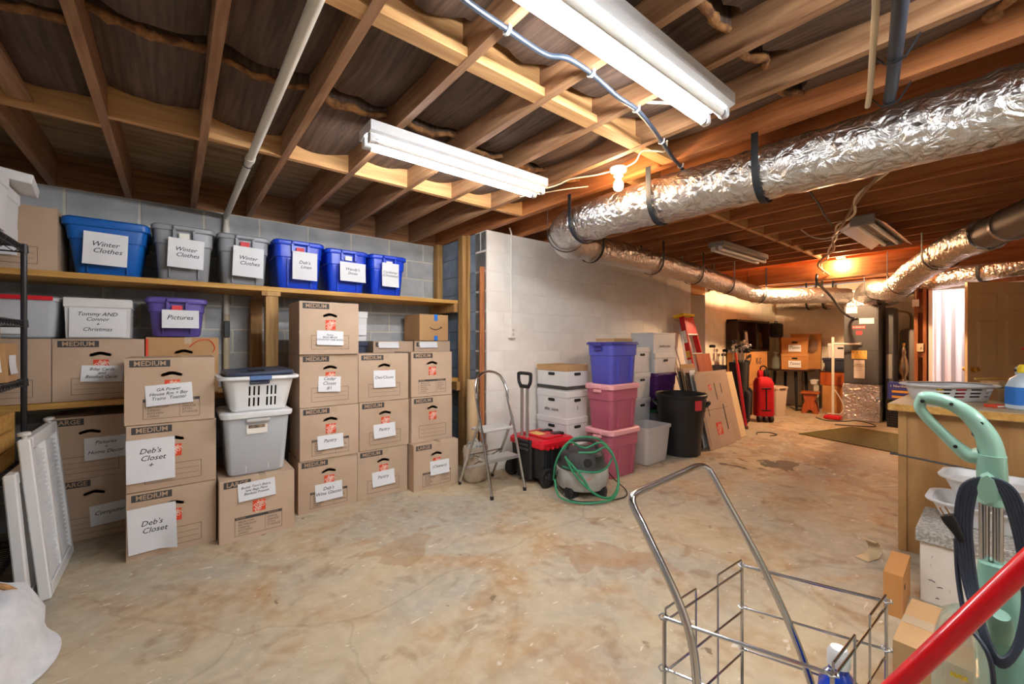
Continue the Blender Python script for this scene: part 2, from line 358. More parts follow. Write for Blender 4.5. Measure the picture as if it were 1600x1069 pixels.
def link(name, me, parent=None, loc=None, rz=0.0):
    o = bpy.data.objects.new(name, me); COL.objects.link(o); o.parent = parent
    if loc: o.location = loc
    if rz: o.rotation_euler.z = rz
    return o
def tag(o, label, cat, group=None, kind=None):
    o['label'] = label; o['category'] = cat
    if group: o['group'] = group
    if kind: o['kind'] = kind
    return o
def thing(name, label, cat, loc=(0, 0, 0), rz=0.0, group=None, rot=None):
    o = bpy.data.objects.new(name, None); COL.objects.link(o); o.location = loc
    o.rotation_euler = rot if rot else (0, 0, rz); o.empty_display_size = 0.1
    return tag(o, label, cat, group)
def smoothline(pts, k=6):                                     # Catmull-Rom through pts
    P = [Vector(p) for p in pts]; out = []
    for i in range(len(P) - 1):
        a, b, c, d = P[max(i - 1, 0)], P[i], P[i + 1], P[min(i + 2, len(P) - 1)]
        for j in range(k):
            t = j / k
            out.append(0.5 * ((2 * b) + (c - a) * t + (2 * a - 5 * b + 4 * c - d) * t * t + (3 * b - a - 3 * c + d) * t ** 3))
    out.append(P[-1]); return out

TXT = {}
def text_mesh(s, size, m, shear=0.0, align='CENTER', weight=0.0, space=1.0):
    key = (s, round(size, 4), m.name, shear, align, weight)
    if key in TXT: return TXT[key]
    cu = bpy.data.curves.new('txt', 'FONT'); cu.body = s; cu.size = size; cu.shear = shear; cu.align_x = align; cu.align_y = 'CENTER'
    cu.resolution_u = 2; cu.offset = weight; cu.space_line = 0.85 * space
    o = bpy.data.objects.new('txt', cu); COL.objects.link(o)
    bpy.context.view_layer.update()
    dg = bpy.context.evaluated_depsgraph_get()
    me = bpy.data.meshes.new_from_object(o.evaluated_get(dg)); me.name = 'lettering'
    bpy.data.objects.remove(o, do_unlink=True); bpy.data.curves.remove(cu)
    me.materials.clear(); me.materials.append(m); TXT[key] = me
    return me
def lettering(s, size, m, parent, loc, rot=(PI / 2, 0, 0), shear=0.0, align='CENTER', weight=0.0, name='lettering', space=1.0):
    o = link(name, text_mesh(s, size, m, shear, align, weight, space), parent, loc); o.rotation_euler = rot; return o
def hand(s, size, parent, loc, rot=(PI / 2, 0, 0), align='CENTER', space=1.15):
    return lettering(s, size, PEN, parent, loc, rot, shear=0.3, align=align, weight=0.0002, name='handwriting', space=space)
# ================================================================== THE SETTING
ZT = 2.415                       # top of the block walls, underside of the joists
fl = MB().box(-1.3, 10.3, -2.9, 4.7, -0.12, 0.0).build('floor', CONCRETE, smooth=0)
tag(fl, 'stained beige concrete slab floor with dark oil marks', 'floor', kind='structure')

BL = {}
def block_mesh(w, h, m):
    k = (round(w, 3), round(h, 3), m.name)
    if k not in BL: BL[k] = MB().bbox(-w / 2, w / 2, 0, 0.03, -h / 2, h / 2, 0.004).mesh('block', m, 0)
    return BL[k]
def block_wall(name, label, axis, c, a0, a1, sign, m, mort, thick=0.2, first=0.0, z0=0.0, z1=ZT, joint=0.010, proud=0.005):
    # axis 'x': wall runs along x at y=c and faces sign*y ; axis 'y': runs along y at x=c and faces sign*x
    b0, b1 = c - sign * proud, c - sign * thick
    lo, hi = min(b0, b1), max(b0, b1)
    w = MB()
    if axis == 'x': w.box(a0, a1, lo, hi, z0, z1)
    else: w.box(lo, hi, a0, a1, z0, z1)
    o = w.build(name, mort, smooth=0); tag(o, label, 'wall', kind='structure')
    ch = ZT / 12; cw = 0.4064
    k0 = int(round(z0 / ch)); k1 = int(round(z1 / ch))
    for k in range(k0, k1):
        x = a0 - cw + first + (0 if k % 2 else cw / 2)
        while x < a1:
            l, r = max(x, a0), min(x + cw, a1)
            if r - l > 0.05:
                me = block_mesh(r - l - joint, ch - joint, m); mid = (l + r) / 2; zc = (k + 0.5) * ch
                if axis == 'x': link('block', me, o, (mid, c, zc), 0 if sign < 0 else PI)
                else: link('block', me, o, (c, mid, zc), -PI / 2 if sign < 0 else PI / 2)
            x += cw
    return o
block_wall('wall_back', 'bare grey concrete block wall behind the storage shelves', 'x', 4.38, -1.15, 2.42, -1, BLOCKG, MORTAR, first=0.13, joint=0.013, proud=0.003)
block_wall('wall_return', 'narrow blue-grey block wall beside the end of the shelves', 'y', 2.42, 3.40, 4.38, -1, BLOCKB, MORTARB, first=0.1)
block_wall('wall_right', 'white painted block wall with a surface conduit', 'x', 3.39, 2.42, 6.40, -1, BLOCKW, MORTARW, first=0.22, joint=0.0045, proud=0.002)
block_wall('wall_pier', 'cream painted block pier and wall beyond the dark recess', 'x', 3.39, 6.87, 9.95, -1, BLOCKC, MORTARW, first=0.3, joint=0.0045, proud=0.002)
block_wall('wall_far', 'cream painted block wall at the far end behind the furnace', 'y', 9.95, -2.7, 3.59, -1, BLOCKC, MORTARW, first=0.05, joint=0.0045, proud=0.002)
o = MB().box(-1.35, -1.15, -2.9, 4.58, 0, ZT).build('wall_left', BLOCKG, smooth=0); tag(o, 'plain grey wall behind the black wire rack', 'wall', kind='structure')
o = MB().box(-1.15, 10.15, -2.9, -2.7, 0, ZT).build('wall_front', BLOCKC, smooth=0); tag(o, 'plain pale wall behind the viewer', 'wall', kind='structure')
# recess between the two painted walls
r = MB().box(6.40, 6.87, 4.25, 4.35, 0, ZT).box(6.36, 6.40, 3.59, 4.35, 0, ZT).box(6.87, 6.91, 3.59, 4.35, 0, ZT).build('wall_recess', BLOCKC, smooth=0)
tag(r, 'dark deep recess in the painted wall beside the red ladder', 'wall', kind='structure')
MB().box(6.40, 6.87, 3.40, 3.50, 2.16, 2.40).build('lintel', REDWOOD, r, 0)
MB().box(6.40, 6.87, 3.395, 3.52, 2.08, 2.16).build('lintel_board', JOISTX, r, 0)

# ------------------------------------------------------------------ ceiling: deck, joists, blocking, insulation
ceil = MB().box(-1.35, 10.3, -2.9, 4.7, 2.655, 2.68).build('ceiling', PLYC, smooth=0)
tag(ceil, 'open basement ceiling of wood joists under a plywood deck', 'ceiling', kind='structure')
JX = [-1.072, -0.672, -0.272, 0.128, 0.523, 0.915, 1.33, 1.697, 2.077]
JX2 = [2.86, 3.25, 3.63, 4.005, 4.40, 4.80, 5.20, 5.60, 6.0, 6.4, 6.75, 7.4, 7.8, 8.2, 8.6, 9.0, 9.4, 9.8]
jm = MB().box(-0.019, 0.019, -2.88, 4.40, 0, 0.24).mesh('joist', JOIST, 0)
for x in JX: link('joist', jm, ceil, (x, 0, ZT))
jm2 = MB().box(-0.019, 0.019, -2.88, 4.40, 0, 0.24).mesh('joist', REDWOOD, 0)
for x in JX2: link('joist', jm2, ceil, (x, 0, ZT))
for x in (2.418, 2.457): link('girder_ply', MB().box(-0.0185, 0.0185, -2.88, 4.40, 0, 0.24).mesh('girder_ply', REDWOOD, 0), ceil, (x, 0, ZT + (0.006 if x > 2.43 else 0)))
for x in (6.98, 7.02, 7.06): link('dropped_girder_ply', MB().box(-0.0195, 0.0195, -2.88, 3.38, 0, 0.245).mesh('girder_ply', REDWOOD, 0), ceil, (x, 0, 2.165))
MB().box(-1.15, 10.2, 4.402, 4.44, ZT, ZT + 0.24).build('rim_joist', RIMX, ceil, 0)
ys = lambda i, base: base + (0.02 if i % 2 else -0.02)
allj = JX + [2.418]
for i in range(len(allj) - 1):
    a, b = allj[i] + 0.019, allj[i + 1] - 0.019
    y1 = 3.0 if i < 2 else (2.86 if i == 2 else 2.825)
    MB().box(a, b, y1, y1 + 0.038, ZT + 0.002, ZT + 0.20 - 0.01 * (i % 3)).build('blocking', JOISTX, ceil, 0)
    if i > 1: MB().box(a, b, 1.42, 1.458, ZT + 0.002, ZT + 0.21).box(a, b, 1.385, 1.42, ZT + 0.002, ZT + 0.04).build('blocking', JOISTX, ceil, 0)
allj2 = [2.457] + JX2[:11]
for i in range(len(allj2) - 1):
    MB().box(allj2[i] + 0.019, allj2[i + 1] - 0.019, 1.74, 1.778, ZT + 0.002, ZT + 0.235).build('blocking', JOISTX, ceil, 0)

def batt(a, b, y0, y1, zc, seed):
    nx, ny = 8, 16; m = MB(); vs = []; fs = []
    for j in range(ny + 1):
        for i in range(nx + 1):
            u, v = i / nx, j / ny; x = a + (b - a) * u
            y = y0 + (y1 - y0) * v + (0.05 * mnoise.noise((u * 3 + seed, 1.3, seed)) if j in (0, ny) else 0)
            z = zc - 0.035 * math.sin(PI * u) + 0.028 * mnoise.noise((x * 3.1, y * 2.6, seed * 1.7)) - 0.02 * math.sin(PI * v)
            vs.append((x, y, z))
    for j in range(ny):
        for i in range(nx): k = j * (nx + 1) + i; fs.append((k, k + 1, k + nx + 2, k + nx + 1))
    n = len(vs); edge = [i for i in range(nx + 1)] + [(j + 1) * (nx + 1) - 1 for j in range(1, ny + 1)] + [ny * (nx + 1) + i for i in range(nx - 1, -1, -1)] + [j * (nx + 1) for j in range(ny - 1, 0, -1)]
    for e in edge: vs.append((vs[e][0], vs[e][1], 2.645))
    for k in range(len(edge)): fs.append((edge[k], edge[(k + 1) % len(edge)], n + (k + 1) % len(edge), n + k))
    fs.append(tuple(range(n, n + len(edge))))
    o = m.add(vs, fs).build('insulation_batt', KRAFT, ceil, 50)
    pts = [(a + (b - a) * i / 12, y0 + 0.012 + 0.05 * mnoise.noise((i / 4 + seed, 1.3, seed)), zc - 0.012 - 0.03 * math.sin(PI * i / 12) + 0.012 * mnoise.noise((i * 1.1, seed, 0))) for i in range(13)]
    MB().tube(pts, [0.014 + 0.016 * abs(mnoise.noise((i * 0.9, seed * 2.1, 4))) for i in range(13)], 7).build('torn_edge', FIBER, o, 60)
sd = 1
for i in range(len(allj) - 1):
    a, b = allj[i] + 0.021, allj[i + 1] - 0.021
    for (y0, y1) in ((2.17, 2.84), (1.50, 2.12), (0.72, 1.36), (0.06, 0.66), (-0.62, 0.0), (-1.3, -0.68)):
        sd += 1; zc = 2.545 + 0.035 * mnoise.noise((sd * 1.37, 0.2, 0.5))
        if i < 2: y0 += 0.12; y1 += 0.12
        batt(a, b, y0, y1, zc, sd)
MB().box(-0.60, -0.52, 1.0, 2.98, 2.44, 2.46).build('support_batten', JOIST, ceil, 0)

# ------------------------------------------------------------------ stud partition, door and hall at the right
W = MB().box(8.40, 8.43, -2.7, -0.06, 0, ZT).box(8.40, 8.43, -0.06, 0.88, 2.06, ZT).box(8.40, 8.43, 0.88, 1.05, 0, ZT)
wp = W.build('wall_partition', STUD, smooth=0); tag(wp, 'open stud partition wall around the doorway to the hall', 'wall', kind='structure')
sm = MB().box(-0.045, 0.045, -0.019, 0.019, 0, ZT).mesh('stud', STUD, 0)
for y in (1.03, 0.94, -0.09, -0.5, -0.9, -1.3, -1.7, -2.1, -2.5): link('stud', sm, wp, (8.35, y, 0))
MB().box(8.305, 8.395, -0.1, 0.94, 2.07, 2.28).build('header', STUD, wp, 0)
for y, z in ((1.0, 0.62), (1.0, 1.08), (1.0, 1.72)): MB().box(8.33, 8.39, 0.96, 1.01, z, z + 0.12).build('nogging', STUD, wp, 0)
t1 = MB().box(8.30, 8.44, 0.86, 0.90, 0, 2.07).box(8.30, 8.44, -0.07, -0.03, 0, 2.07).box(8.30, 8.44, -0.07, 0.90, 2.03, 2.07).build('trim_1', HALLW, smooth=0)
tag(t1, 'pale painted door frame in the stud partition', 'door frame', kind='structure')
# six panel door leaf standing open towards the basement
ang = math.atan2(0.49 + 0.03, 7.66 - 8.26)
d = thing('door_1', 'open tan six-panel door with brass knob', 'door', (8.26, -0.04, 0.012), ang); d['kind'] = 'structure'
MB().bbox(0, 0.82, -0.019, 0.019, 0, 2.03, 0.003).build('door_leaf', DOORP, d, 0)
for s in (-1, 1):
    for x in (0.12, 0.46):
        for z0, z1 in ((0.2, 0.82), (0.98, 1.56), (1.66, 1.9)):
            m = MB(); f = s * 0.019
            m.add([(x, f, z0), (x + 0.25, f, z0), (x + 0.25, f, z1), (x, f, z1), (x + 0.03, f + s * 0.008, z0 + 0.03), (x + 0.22, f + s * 0.008, z0 + 0.03), (x + 0.22, f + s * 0.008, z1 - 0.03), (x + 0.03, f + s * 0.008, z1 - 0.03)],
                  [(0, 1, 5, 4), (1, 2, 6, 5), (2, 3, 7, 6), (3, 0, 4, 7), (4, 5, 6, 7)])
            m.build('raised_panel', DOORP, d, 0)
for s in (-1, 1):
    k = MB().at(0.76, s * 0.019, 0.95, rx=-s * PI / 2).lathe([(0.03, 0), (0.03, 0.006), (0.012, 0.01), (0.012, 0.03), (0.027, 0.042), (0.03, 0.055), (0.02, 0.068)], 16).build('knob', BRASS, d)
# hall behind the doorway
h = MB().box(8.44, 9.90, 0.92, 0.95, 0, 2.4).box(9.88, 9.90, -0.4, 0.95, 0, 2.4).box(8.44, 9.90, -0.44, -0.4, 0, 2.4).box(8.44, 9.90, -0.44, 0.95, 2.38, 2.41)
h = h.build('wall_hall', HALLW, smooth=0); tag(h, 'bright white hall seen through the open doorway', 'wall', kind='structure')
for k, y in enumerate((0.24, 0.36, 0.48, 0.60, 0.72, 0.84)):
    MB().at(9.82, y, 0).lathe([(0.03 + 0.012 * (k % 2), 0.02), (0.035, 1.2), (0.03, 2.2)], 10).build('curtain_fold', HALLP if k % 2 else HALLW, h)
MB().box(8.9, 8.96, 0.88, 0.92, 0, 2.38).build('hall_casing', HALLW, h, 0)
g = thing('hall_fill_light', 'added round white globe lamp brightening the hall beyond the door', 'lamp', (9.2, 0.3, 2.19))  # added lamp, stands in for the daylight beyond the doorway
MB().lathe([(0.02, -0.09), (0.08, -0.06), (0.11, 0.0), (0.1, 0.06), (0.06, 0.1)], 16).build('globe', HALLFILL, g)
MB().lathe([(0.07, 0.1), (0.07, 0.18)], 16).build('fitting', CERAMIC, g)
# ================================================================== CEILING FITTINGS
def fluorescent(label, x0, x1, y, lit=(True, False), house=HOUSE, z=ZT, tone=None, group=None):
    L = x1 - x0; t = thing('fluorescent_light', label, 'light', ((x0 + x1) / 2, y, z), group=group); h = L / 2
    # trough housing: a shallow trapezium with a ridge down the middle
    prof = [(-0.085, 0.0), (-0.085, -0.05), (-0.062, -0.058), (-0.02, -0.046), (0.02, -0.046), (0.062, -0.058), (0.085, -0.05), (0.085, 0.0)]
    m = MB(); vs = [(-h, a, b) for a, b in prof] + [(h, a, b) for a, b in prof]; n = len(prof)
    m.add(vs, [(i, (i + 1) % n, n + (i + 1) % n, n + i) for i in range(n)] + [tuple(range(n)), tuple(range(n, 2 * n))])
    m.build('housing', house, t, 20)
    MB().box(-h + 0.03, h - 0.03, -0.012, 0.012, -0.062, -0.046).build('ballast_cover', house, t, 0)
    for k, yy in enumerate((0.042, -0.042)):
        tb = MB().tube([(-h + 0.025, yy, -0.085), (h - 0.025, yy, -0.085)], 0.0165, 12).build('tube', TUBEON if lit[k] else TUBEOFF, t)
        for s in (-1, 1):
            MB().at(s * (h - 0.018), yy, -0.075, ry=PI / 2).loft([(-0.012, 0.026, 0.02, 0.012), (0.012, 0.026, 0.02, 0.012)], 3).build('lamp_holder', HOUSE, t)
            MB().at(s * (h - 0.036), yy, -0.085, ry=PI / 2).lathe([(0.0172, -0.012), (0.0172, 0.012)], 12).build('end_cap', ALUM, tb).matrix_parent_inverse = Matrix.Identity(4)
    return t
fluorescent('lit shop light above the stacked cartons, nearer the grey wall', 0.765, 1.985, 2.15)
fluorescent('large lit shop light overhead at the top edge beside the black cable', 0.735, 1.955, 0.914)
fluorescent('added unseen shop light on the joists above the viewer', 0.735, 1.955, -0.36)  # unseen fixture added to brighten the foreground
fluorescent('second added unseen shop light on the joists behind the viewer', 0.735, 1.955, -1.6)  # another unseen fixture, added to even out the room light
fluorescent('unlit grey shop light hanging near the foil duct along the wall', 4.62, 5.84, 2.16, lit=(False, False), house=HOUSEG, z=2.40)
# old reflector fixture
t = thing('reflector_light', 'unlit old strip light with angled metal reflector by the wire bundle', 'light', (5.28, 0.92, 2.33))
MB().box(-0.61, 0.61, -0.03, 0.03, 0.03, 0.08).build('channel', HOUSEG, t, 0)
for s in (-1, 1):
    MB().add([(-0.61, s * 0.03, 0.075), (0.61, s * 0.03, 0.075), (0.61, s * 0.16, -0.03), (-0.61, s * 0.16, -0.03), (-0.61, s * 0.03, 0.08), (0.61, s * 0.03, 0.08), (0.61, s * 0.163, -0.027), (-0.61, s * 0.163, -0.027)],
             [(0, 1, 2, 3), (7, 6, 5, 4), (0, 1, 5, 4), (1, 2, 6, 5), (2, 3, 7, 6), (3, 0, 4, 7)]).build('reflector_wing', ALUM, t, 0)
    MB().tube([(-0.58, s * 0.05, 0.005), (0.58, s * 0.05, 0.005)], 0.018, 12).build('tube', TUBEOFF, t)
    MB().at(s * 0.605, 0, 0.03).bbox(-0.012, 0.012, -0.085, 0.085, -0.045, 0.05, 0.008).build('end_plate', HOUSEG, t, 0)
for x in (-0.4, 0.4): MB().tube([(x, 0, 0.08), (x, 0, 0.10)], 0.006, 6).build('hanger', STEEL, t)

def bulb(label, x, y, z, glow):
    t = thing('bare_bulb', label, 'bulb', (x, y, z))
    MB().lathe([(0.056, 0.0), (0.056, -0.012), (0.05, -0.022), (0.032, -0.03), (0.03, -0.052), (0.022, -0.055)], 20).build('porcelain_holder', CERAMIC, t)
    MB().lathe([(0.014, -0.052), (0.014, -0.068), (0.022, -0.082), (0.030, -0.102), (0.0315, -0.115), (0.027, -0.132), (0.014, -0.143), (0.002, -0.146)], 18).build('glass_bulb', glow, t)
bulb('glowing bare bulb in white porcelain holder near the big foil duct', 2.22, 1.66, ZT, BULBON)

bulb('glowing warm bare bulb in front of the furnace ductwork', 6.90, 1.58, 2.435, FARBULB)
bulb('added warm bare bulb on the joists, unseen beyond the dropped girder', 7.6, 1.95, ZT, ADDEDBULB)  # unseen bulb added to brighten the far end

# ------------------------------------------------------------------ foil ducts
def duct(name, label, pts, r, straps=(), top=ZT, wr=0.008, k=14, mt=None, flip=False, cat='duct'):
    P = smoothline(pts, k); n = 26; m = MB(); vs = []; fs = []; up = None; C = []
    base = P[0].copy(); t = thing(name, label, cat, base)
    for i, p in enumerate(P):
        tg = (P[min(i + 1, len(P) - 1)] - P[max(i - 1, 0)]).normalized()
        if up is None: up = Vector((0, 0, 1)) if abs(tg.z) < .9 else Vector((1, 0, 0))
        up = (up - tg * up.dot(tg)).normalized(); w = tg.cross(up); C.append((p, tg))
        for q in range(n):
            a = 2 * PI * q / n; d = up * math.cos(a) + w * math.sin(a)
            rr = r + wr * (1.3 * mnoise.noise(p * 9 + d * 2.2) + 0.9 * mnoise.noise(p * 26 + d * 5))
            vs.append(p - base + d * rr)
    for i in range(len(P) - 1):
        for q in range(n): fs.append((i * n + q, i * n + (q + 1) % n, (i + 1) * n + (q + 1) % n, (i + 1) * n + q))
    fs += [tuple(range(n)), tuple(range((len(P) - 1) * n, len(P) * n))]
    m.add(vs, fs).build('foil_jacket', mt or FOIL, t, 60)
    for s in straps:
        p, tg = C[min(int(s * (len(C) - 1)), len(C) - 1)]; tgh = Vector((tg.x, tg.y, 0)).normalized(); sd = Vector((0, 0, 1)).cross(tgh)
        R = r + 0.016; loop = []
        loop.append(p + sd * R + Vector((0, 0, top - p.z)))
        for q in range(13): a = -PI * q / 12; loop.append(p + sd * (R * math.cos(a)) + Vector((0, 0, R * math.sin(a))))
        loop.append(p - sd * R + Vector((0, 0, top - p.z)))
        MB().band([q - base for q in loop], tgh, 0.034, 0.003).build('hanging_strap', STRAP, t, 30)
    return t
DZ = 2.245
duct('flexible_duct', 'large silver foil duct crossing the top right on black straps', [(2.62, -1.6, DZ), (2.62, -0.4, DZ), (2.60, 0.4, DZ), (2.56, 1.0, DZ - .005), (2.50, 1.6, DZ - .01), (2.47, 2.05, DZ - .02), (2.55, 2.42, 2.22), (2.80, 2.62, 2.2)], 0.145, straps=(0.42, 0.56, 0.76, 0.875), k=18)
duct('flexible_duct', 'long foil duct running along the white wall to the furnace', [(2.86, 2.64, 2.2), (3.3, 2.68, 2.21), (4.2, 2.68, 2.2), (5.2, 2.70, 2.17), (6.2, 2.70, 2.10), (7.0, 2.62, 2.025), (7.8, 2.42, 2.05), (8.5, 2.1, 2.08), (8.95, 1.95, 2.08)], 0.125, straps=(0.1, 0.25, 0.37, 0.48, 0.62), k=16, wr=0.007)
duct('flexible_duct', 'foil duct rising from the furnace towards the grey metal pipe', [(8.95, 1.74, 2.08), (8.2, 1.5, 2.1), (7.3, 1.12, 1.99), (6.5, 0.8, 2.10), (5.8, 0.46, 2.2), (5.25, 0.21, 2.2)], 0.14, straps=(0.28, 0.5, 0.75), k=14)
duct('flexible_duct', 'dull foil duct running above the door header', [(8.98, 1.60, 2.06), (8.6, 1.2, 2.12), (8.15, 0.62, 2.17), (7.95, 0.1, 2.22), (7.85, -0.7, 2.25), (7.85, -1.6, 2.25)], 0.12, straps=(0.28, 0.5), k=12)
duct('flexible_duct', 'short foil duct on the left of the furnace plenum', [(9.0, 1.92, 2.02), (9.2, 2.3, 2.0), (9.4, 2.7, 2.02), (9.6, 3.2, 2.05)], 0.10, straps=(0.35, 0.6), k=8)
duct('flexible_duct', 'small sagging foil duct right of the furnace plenum', [(9.05, 1.58, 1.98), (8.9, 1.36, 1.98), (8.72, 1.2, 2.08), (8.66, 1.08, 2.2)], 0.085, k=8)
t = thing('duct_pipe', 'grey round metal pipe at the right end of the upper foil duct', 'pipe', (5.2, 0.19, 2.2))
MB().tube([(0.03, 0.013, 0), (-0.7, -0.33, 0.02), (-1.2, -0.56, 0.03)], 0.125, 24).build('pipe_body', mat('grey_painted_sheet', srgb(116, 114, 110), 0.45, 0.5), t)
MB().tube([(-0.20, -0.095, 0.006), (-0.23, -0.109, 0.006)], 0.131, 24).build('pipe_seam', STEEL, t)
# torn foil patch / insulation scrap hanging from the joists right of the duct
# ------------------------------------------------------------------ pipes and cables
t = thing('vent_pipe', 'white plastic pipe running along the joists and down the grey wall', 'pipe', (0.352, 4.34, 0.92))
MB().tube(smoothline([(0, 0, 0.03), (0, 0, 0.9), (0, 0, 1.38), (0, -0.03, 1.45), (0, -0.12, 1.462), (0, -1.4, 1.462), (0, -2.9, 1.465), (0, -4.6, 1.47)], 5), 0.022, 12).build('pipe_body', PVC, t)
MB().tube([(0, 0, 1.30), (0, 0, 1.37)], 0.027, 12).build('pipe_elbow', PVC, t)
MB().tube([(0, -1.42, 1.462), (0, -1.47, 1.462)], 0.0265, 12).build('pipe_coupling', PVC, t)
MB().tube([(0, 0, 0.0), (0, 0, 0.62)], 0.0235, 12).build('painted_sleeve', CREAMP, t)
MB().bbox(-0.022, 0.022, -0.04, -0.018, 0.42, 0.56, 0.006).build('pipe_clip', BLACKP, t, 0)
MB().band([(-0.03, -1.36, 1.5), (-0.03, -1.36, 1.455), (-0.02, -1.36, 1.438), (0, -1.36, 1.432), (0.02, -1.36, 1.438), (0.03, -1.36, 1.455), (0.03, -1.36, 1.5)], (0, 1, 0), 0.014, 0.002).build('pipe_hanger', BLACKM, t)

t = thing('electric_cable', 'thick black cable stapled across the joists under the shop light', 'cable', (0.6, 1.5, ZT - 0.014))
cp = [(0.35, 1.02), (0.66, 1.13), (0.916, 1.157), (1.10, 1.16), (1.18, 1.12), (1.33, 1.13), (1.53, 1.15), (1.70, 1.17), (1.9, 1.21), (2.08, 1.27), (2.3, 1.33), (2.46, 1.37), (2.53, 1.38)]
cz = [0, 0, 0, -.005, -.008, 0, -.012, 0, -.01, 0, -.01, -.005, -.03]
MB().tube(smoothline([(x - 0.6, y - 1.5, z) for (x, y), z in zip(cp, cz)], 6), 0.011, 10).build('cable_jacket', WIREBLK, t)
for x, y in ((0.916, 1.16), (1.33, 1.13), (1.70, 1.17), (2.08, 1.27), (2.46, 1.37)):
    MB().band([(x - .6, y - 1.5 - .018, .010), (x - .6, y - 1.5 - .016, -.008), (x - .6, y - 1.5, -.015), (x - .6, y - 1.5 + .016, -.008), (x - .6, y - 1.5 + .018, .010)], (1, 0.1, 0), 0.013, 0.003).build('cable_staple', WHITEP, t)
def cable(label, pts, r, m, k=6, n=7, name='wire', cat='wire', staples=()):
    b = Vector(pts[0]); t = thing(name, label, cat, b)
    MB().tube([p - b for p in smoothline(pts, k)], r, n).build('wire_jacket', m, t)
    for i in staples:
        q = Vector(pts[i]) - b; MB().at(*q).box(-.012, .012, -.004, .004, -.008, .012).build('wire_staple', STEEL, t, 0)
    return t
cable('cream wire looping from the shop light to the porcelain bulb', [(1.985, 2.15, 2.40), (2.02, 2.12, 2.375), (2.07, 2.05, 2.39), (2.10, 1.98, 2.41), (2.12, 1.9, 2.405), (2.16, 1.8, 2.40), (2.21, 1.72, 2.41)], 0.005, CREAMW)
cable('cream wire from the porcelain bulb to the joist above the black cable', [(2.23, 1.64, 2.41), (2.20, 1.52, 2.405), (2.12, 1.42, 2.41), (2.15, 1.35, 2.395), (2.20, 1.32, 2.40), (2.12, 1.26, 2.412)], 0.005, CREAMW)
cable('thin white wire tacked under the joist beside the bulb', [(2.06, 2.45, 2.41), (2.10, 2.3, 2.40), (2.2, 2.1, 2.402), (2.3, 1.98, 2.41)], 0.004, CREAMW)
cable('white flat cord hooked beside the big shop light end', [(1.70, 1.02, 2.415), (1.73, 1.12, 2.44), (1.78, 1.16, 2.46), (1.84, 1.10, 2.45), (1.90, 1.02, 2.43), (1.92, 0.95, 2.42)], 0.007, CREAMW)
t = thing('drain_pipe', 'black pipe strapped under the joists at the top right', 'pipe', (1.70, 0.24, 2.365))
MB().tube([(-0.6, -0.1, 0), (0.05, 0.01, 0), (0.62, 0.12, 0), (0.75, 0.15, 0.0)], 0.022, 12).build('pipe_body', WIREBLK, t)
for x in (0.38, 0.74): MB().band([(x - .0, .075 + (x - .38) * .2 - 0.07, .044), (x, .075 + (x - .38) * .2 - 0.03, -.02), (x, .075 + (x - .38) * .2, -.027), (x, .075 + (x - .38) * .2 + 0.03, -.02), (x, .075 + (x - .38) * .2 + .07, .044)], (1, 0.1, 0), 0.016, 0.003).build('pipe_strap', STRAP, t)
t = thing('conduit', 'pale thin conduit beside the black pipe at the top right', 'pipe', (1.70, 0.30, 2.375))
MB().tube([(-0.6, -0.1, 0), (0.05, 0.01, 0), (0.62, 0.13, 0), (0.76, 0.165, 0.0)], 0.011, 10).build('pipe_body', CREAMP, t)
cable('bundle of brown cables hanging from the joists over the rug', [(3.6, 0.62, 2.40), (3.9, 0.78, 2.36), (4.4, 0.95, 2.38), (4.8, 1.1, 2.36), (5.3, 1.28, 2.38), (5.9, 1.42, 2.36), (6.3, 1.62, 2.35), (6.6, 1.75, 2.3), (6.95, 1.72, 2.22)], 0.013, mat('tan_cable', srgb(150, 120, 84), 0.5))
cable('second brown cable twisted beside the bundle over the rug', [(3.6, 0.58, 2.40), (3.9, 0.80, 2.37), (4.4, 0.92, 2.36), (4.8, 1.13, 2.38), (5.3, 1.25, 2.37), (5.9, 1.46, 2.38), (6.3, 1.58, 2.33), (6.6, 1.72, 2.33), (6.93, 1.78, 2.25)], 0.010, CREAMW)
cable('black cable hanging down to the front of the furnace', [(6.93, 1.85, 2.24), (6.94, 1.86, 2.13), (7.25, 1.88, 2.09), (7.8, 1.9, 1.98), (8.3, 1.92, 1.84), (8.6, 1.9, 1.75), (8.77, 1.86, 1.70), (8.80, 1.80, 1.70)], 0.018, WIREBLK, name='electric_cable', cat='cable')
cable('cream cord hanging from the old reflector light', [(4.7, 0.98, 2.33), (4.65, 1.15, 2.25), (4.75, 1.3, 2.30), (4.82, 1.42, 2.41)], 0.006, CREAMW)
cable('thin black wire running under the joists beyond the duct', [(2.9, 0.98, 2.40), (3.25, 1.0, 2.405), (3.63, 1.02, 2.405), (4.0, 1.06, 2.405), (4.4, 1.12, 2.40), (4.78, 1.16, 2.39)], 0.007, WIREBLK)
# wall conduit with switch box on the white wall
t = thing('outlet_box', 'white surface outlet with conduit on the painted block wall', 'outlet', (2.72, 3.389, 1.40))
MB().bbox(-0.037, 0.037, -0.045, 0, -0.06, 0.06, 0.004).build('box_body', CERAMIC, t, 0)
MB().tube(smoothline([(0, -0.012, 0.06), (0, -0.012, 0.6), (0, -0.012, 0.96), (-0.01, -0.02, 1.03), (-0.06, -0.06, 1.06)], 4), 0.009, 8).build('conduit', CERAMIC, t)
for z in (-0.022, 0.022):
    MB().at(0, -0.0455, z).bbox(-0.014, 0.014, -0.002, 0.001, -0.014, 0.014, 0.001).build('socket_face', LTGREY, t, 0)
t = thing('light_switch', 'cream switch plate on the stud beside the doorway', 'switch', (8.30, 0.985, 1.22))
MB().bbox(-0.008, 0, -0.035, 0.035, -0.058, 0.058, 0.003).build('plate', CREAMP, t, 0)
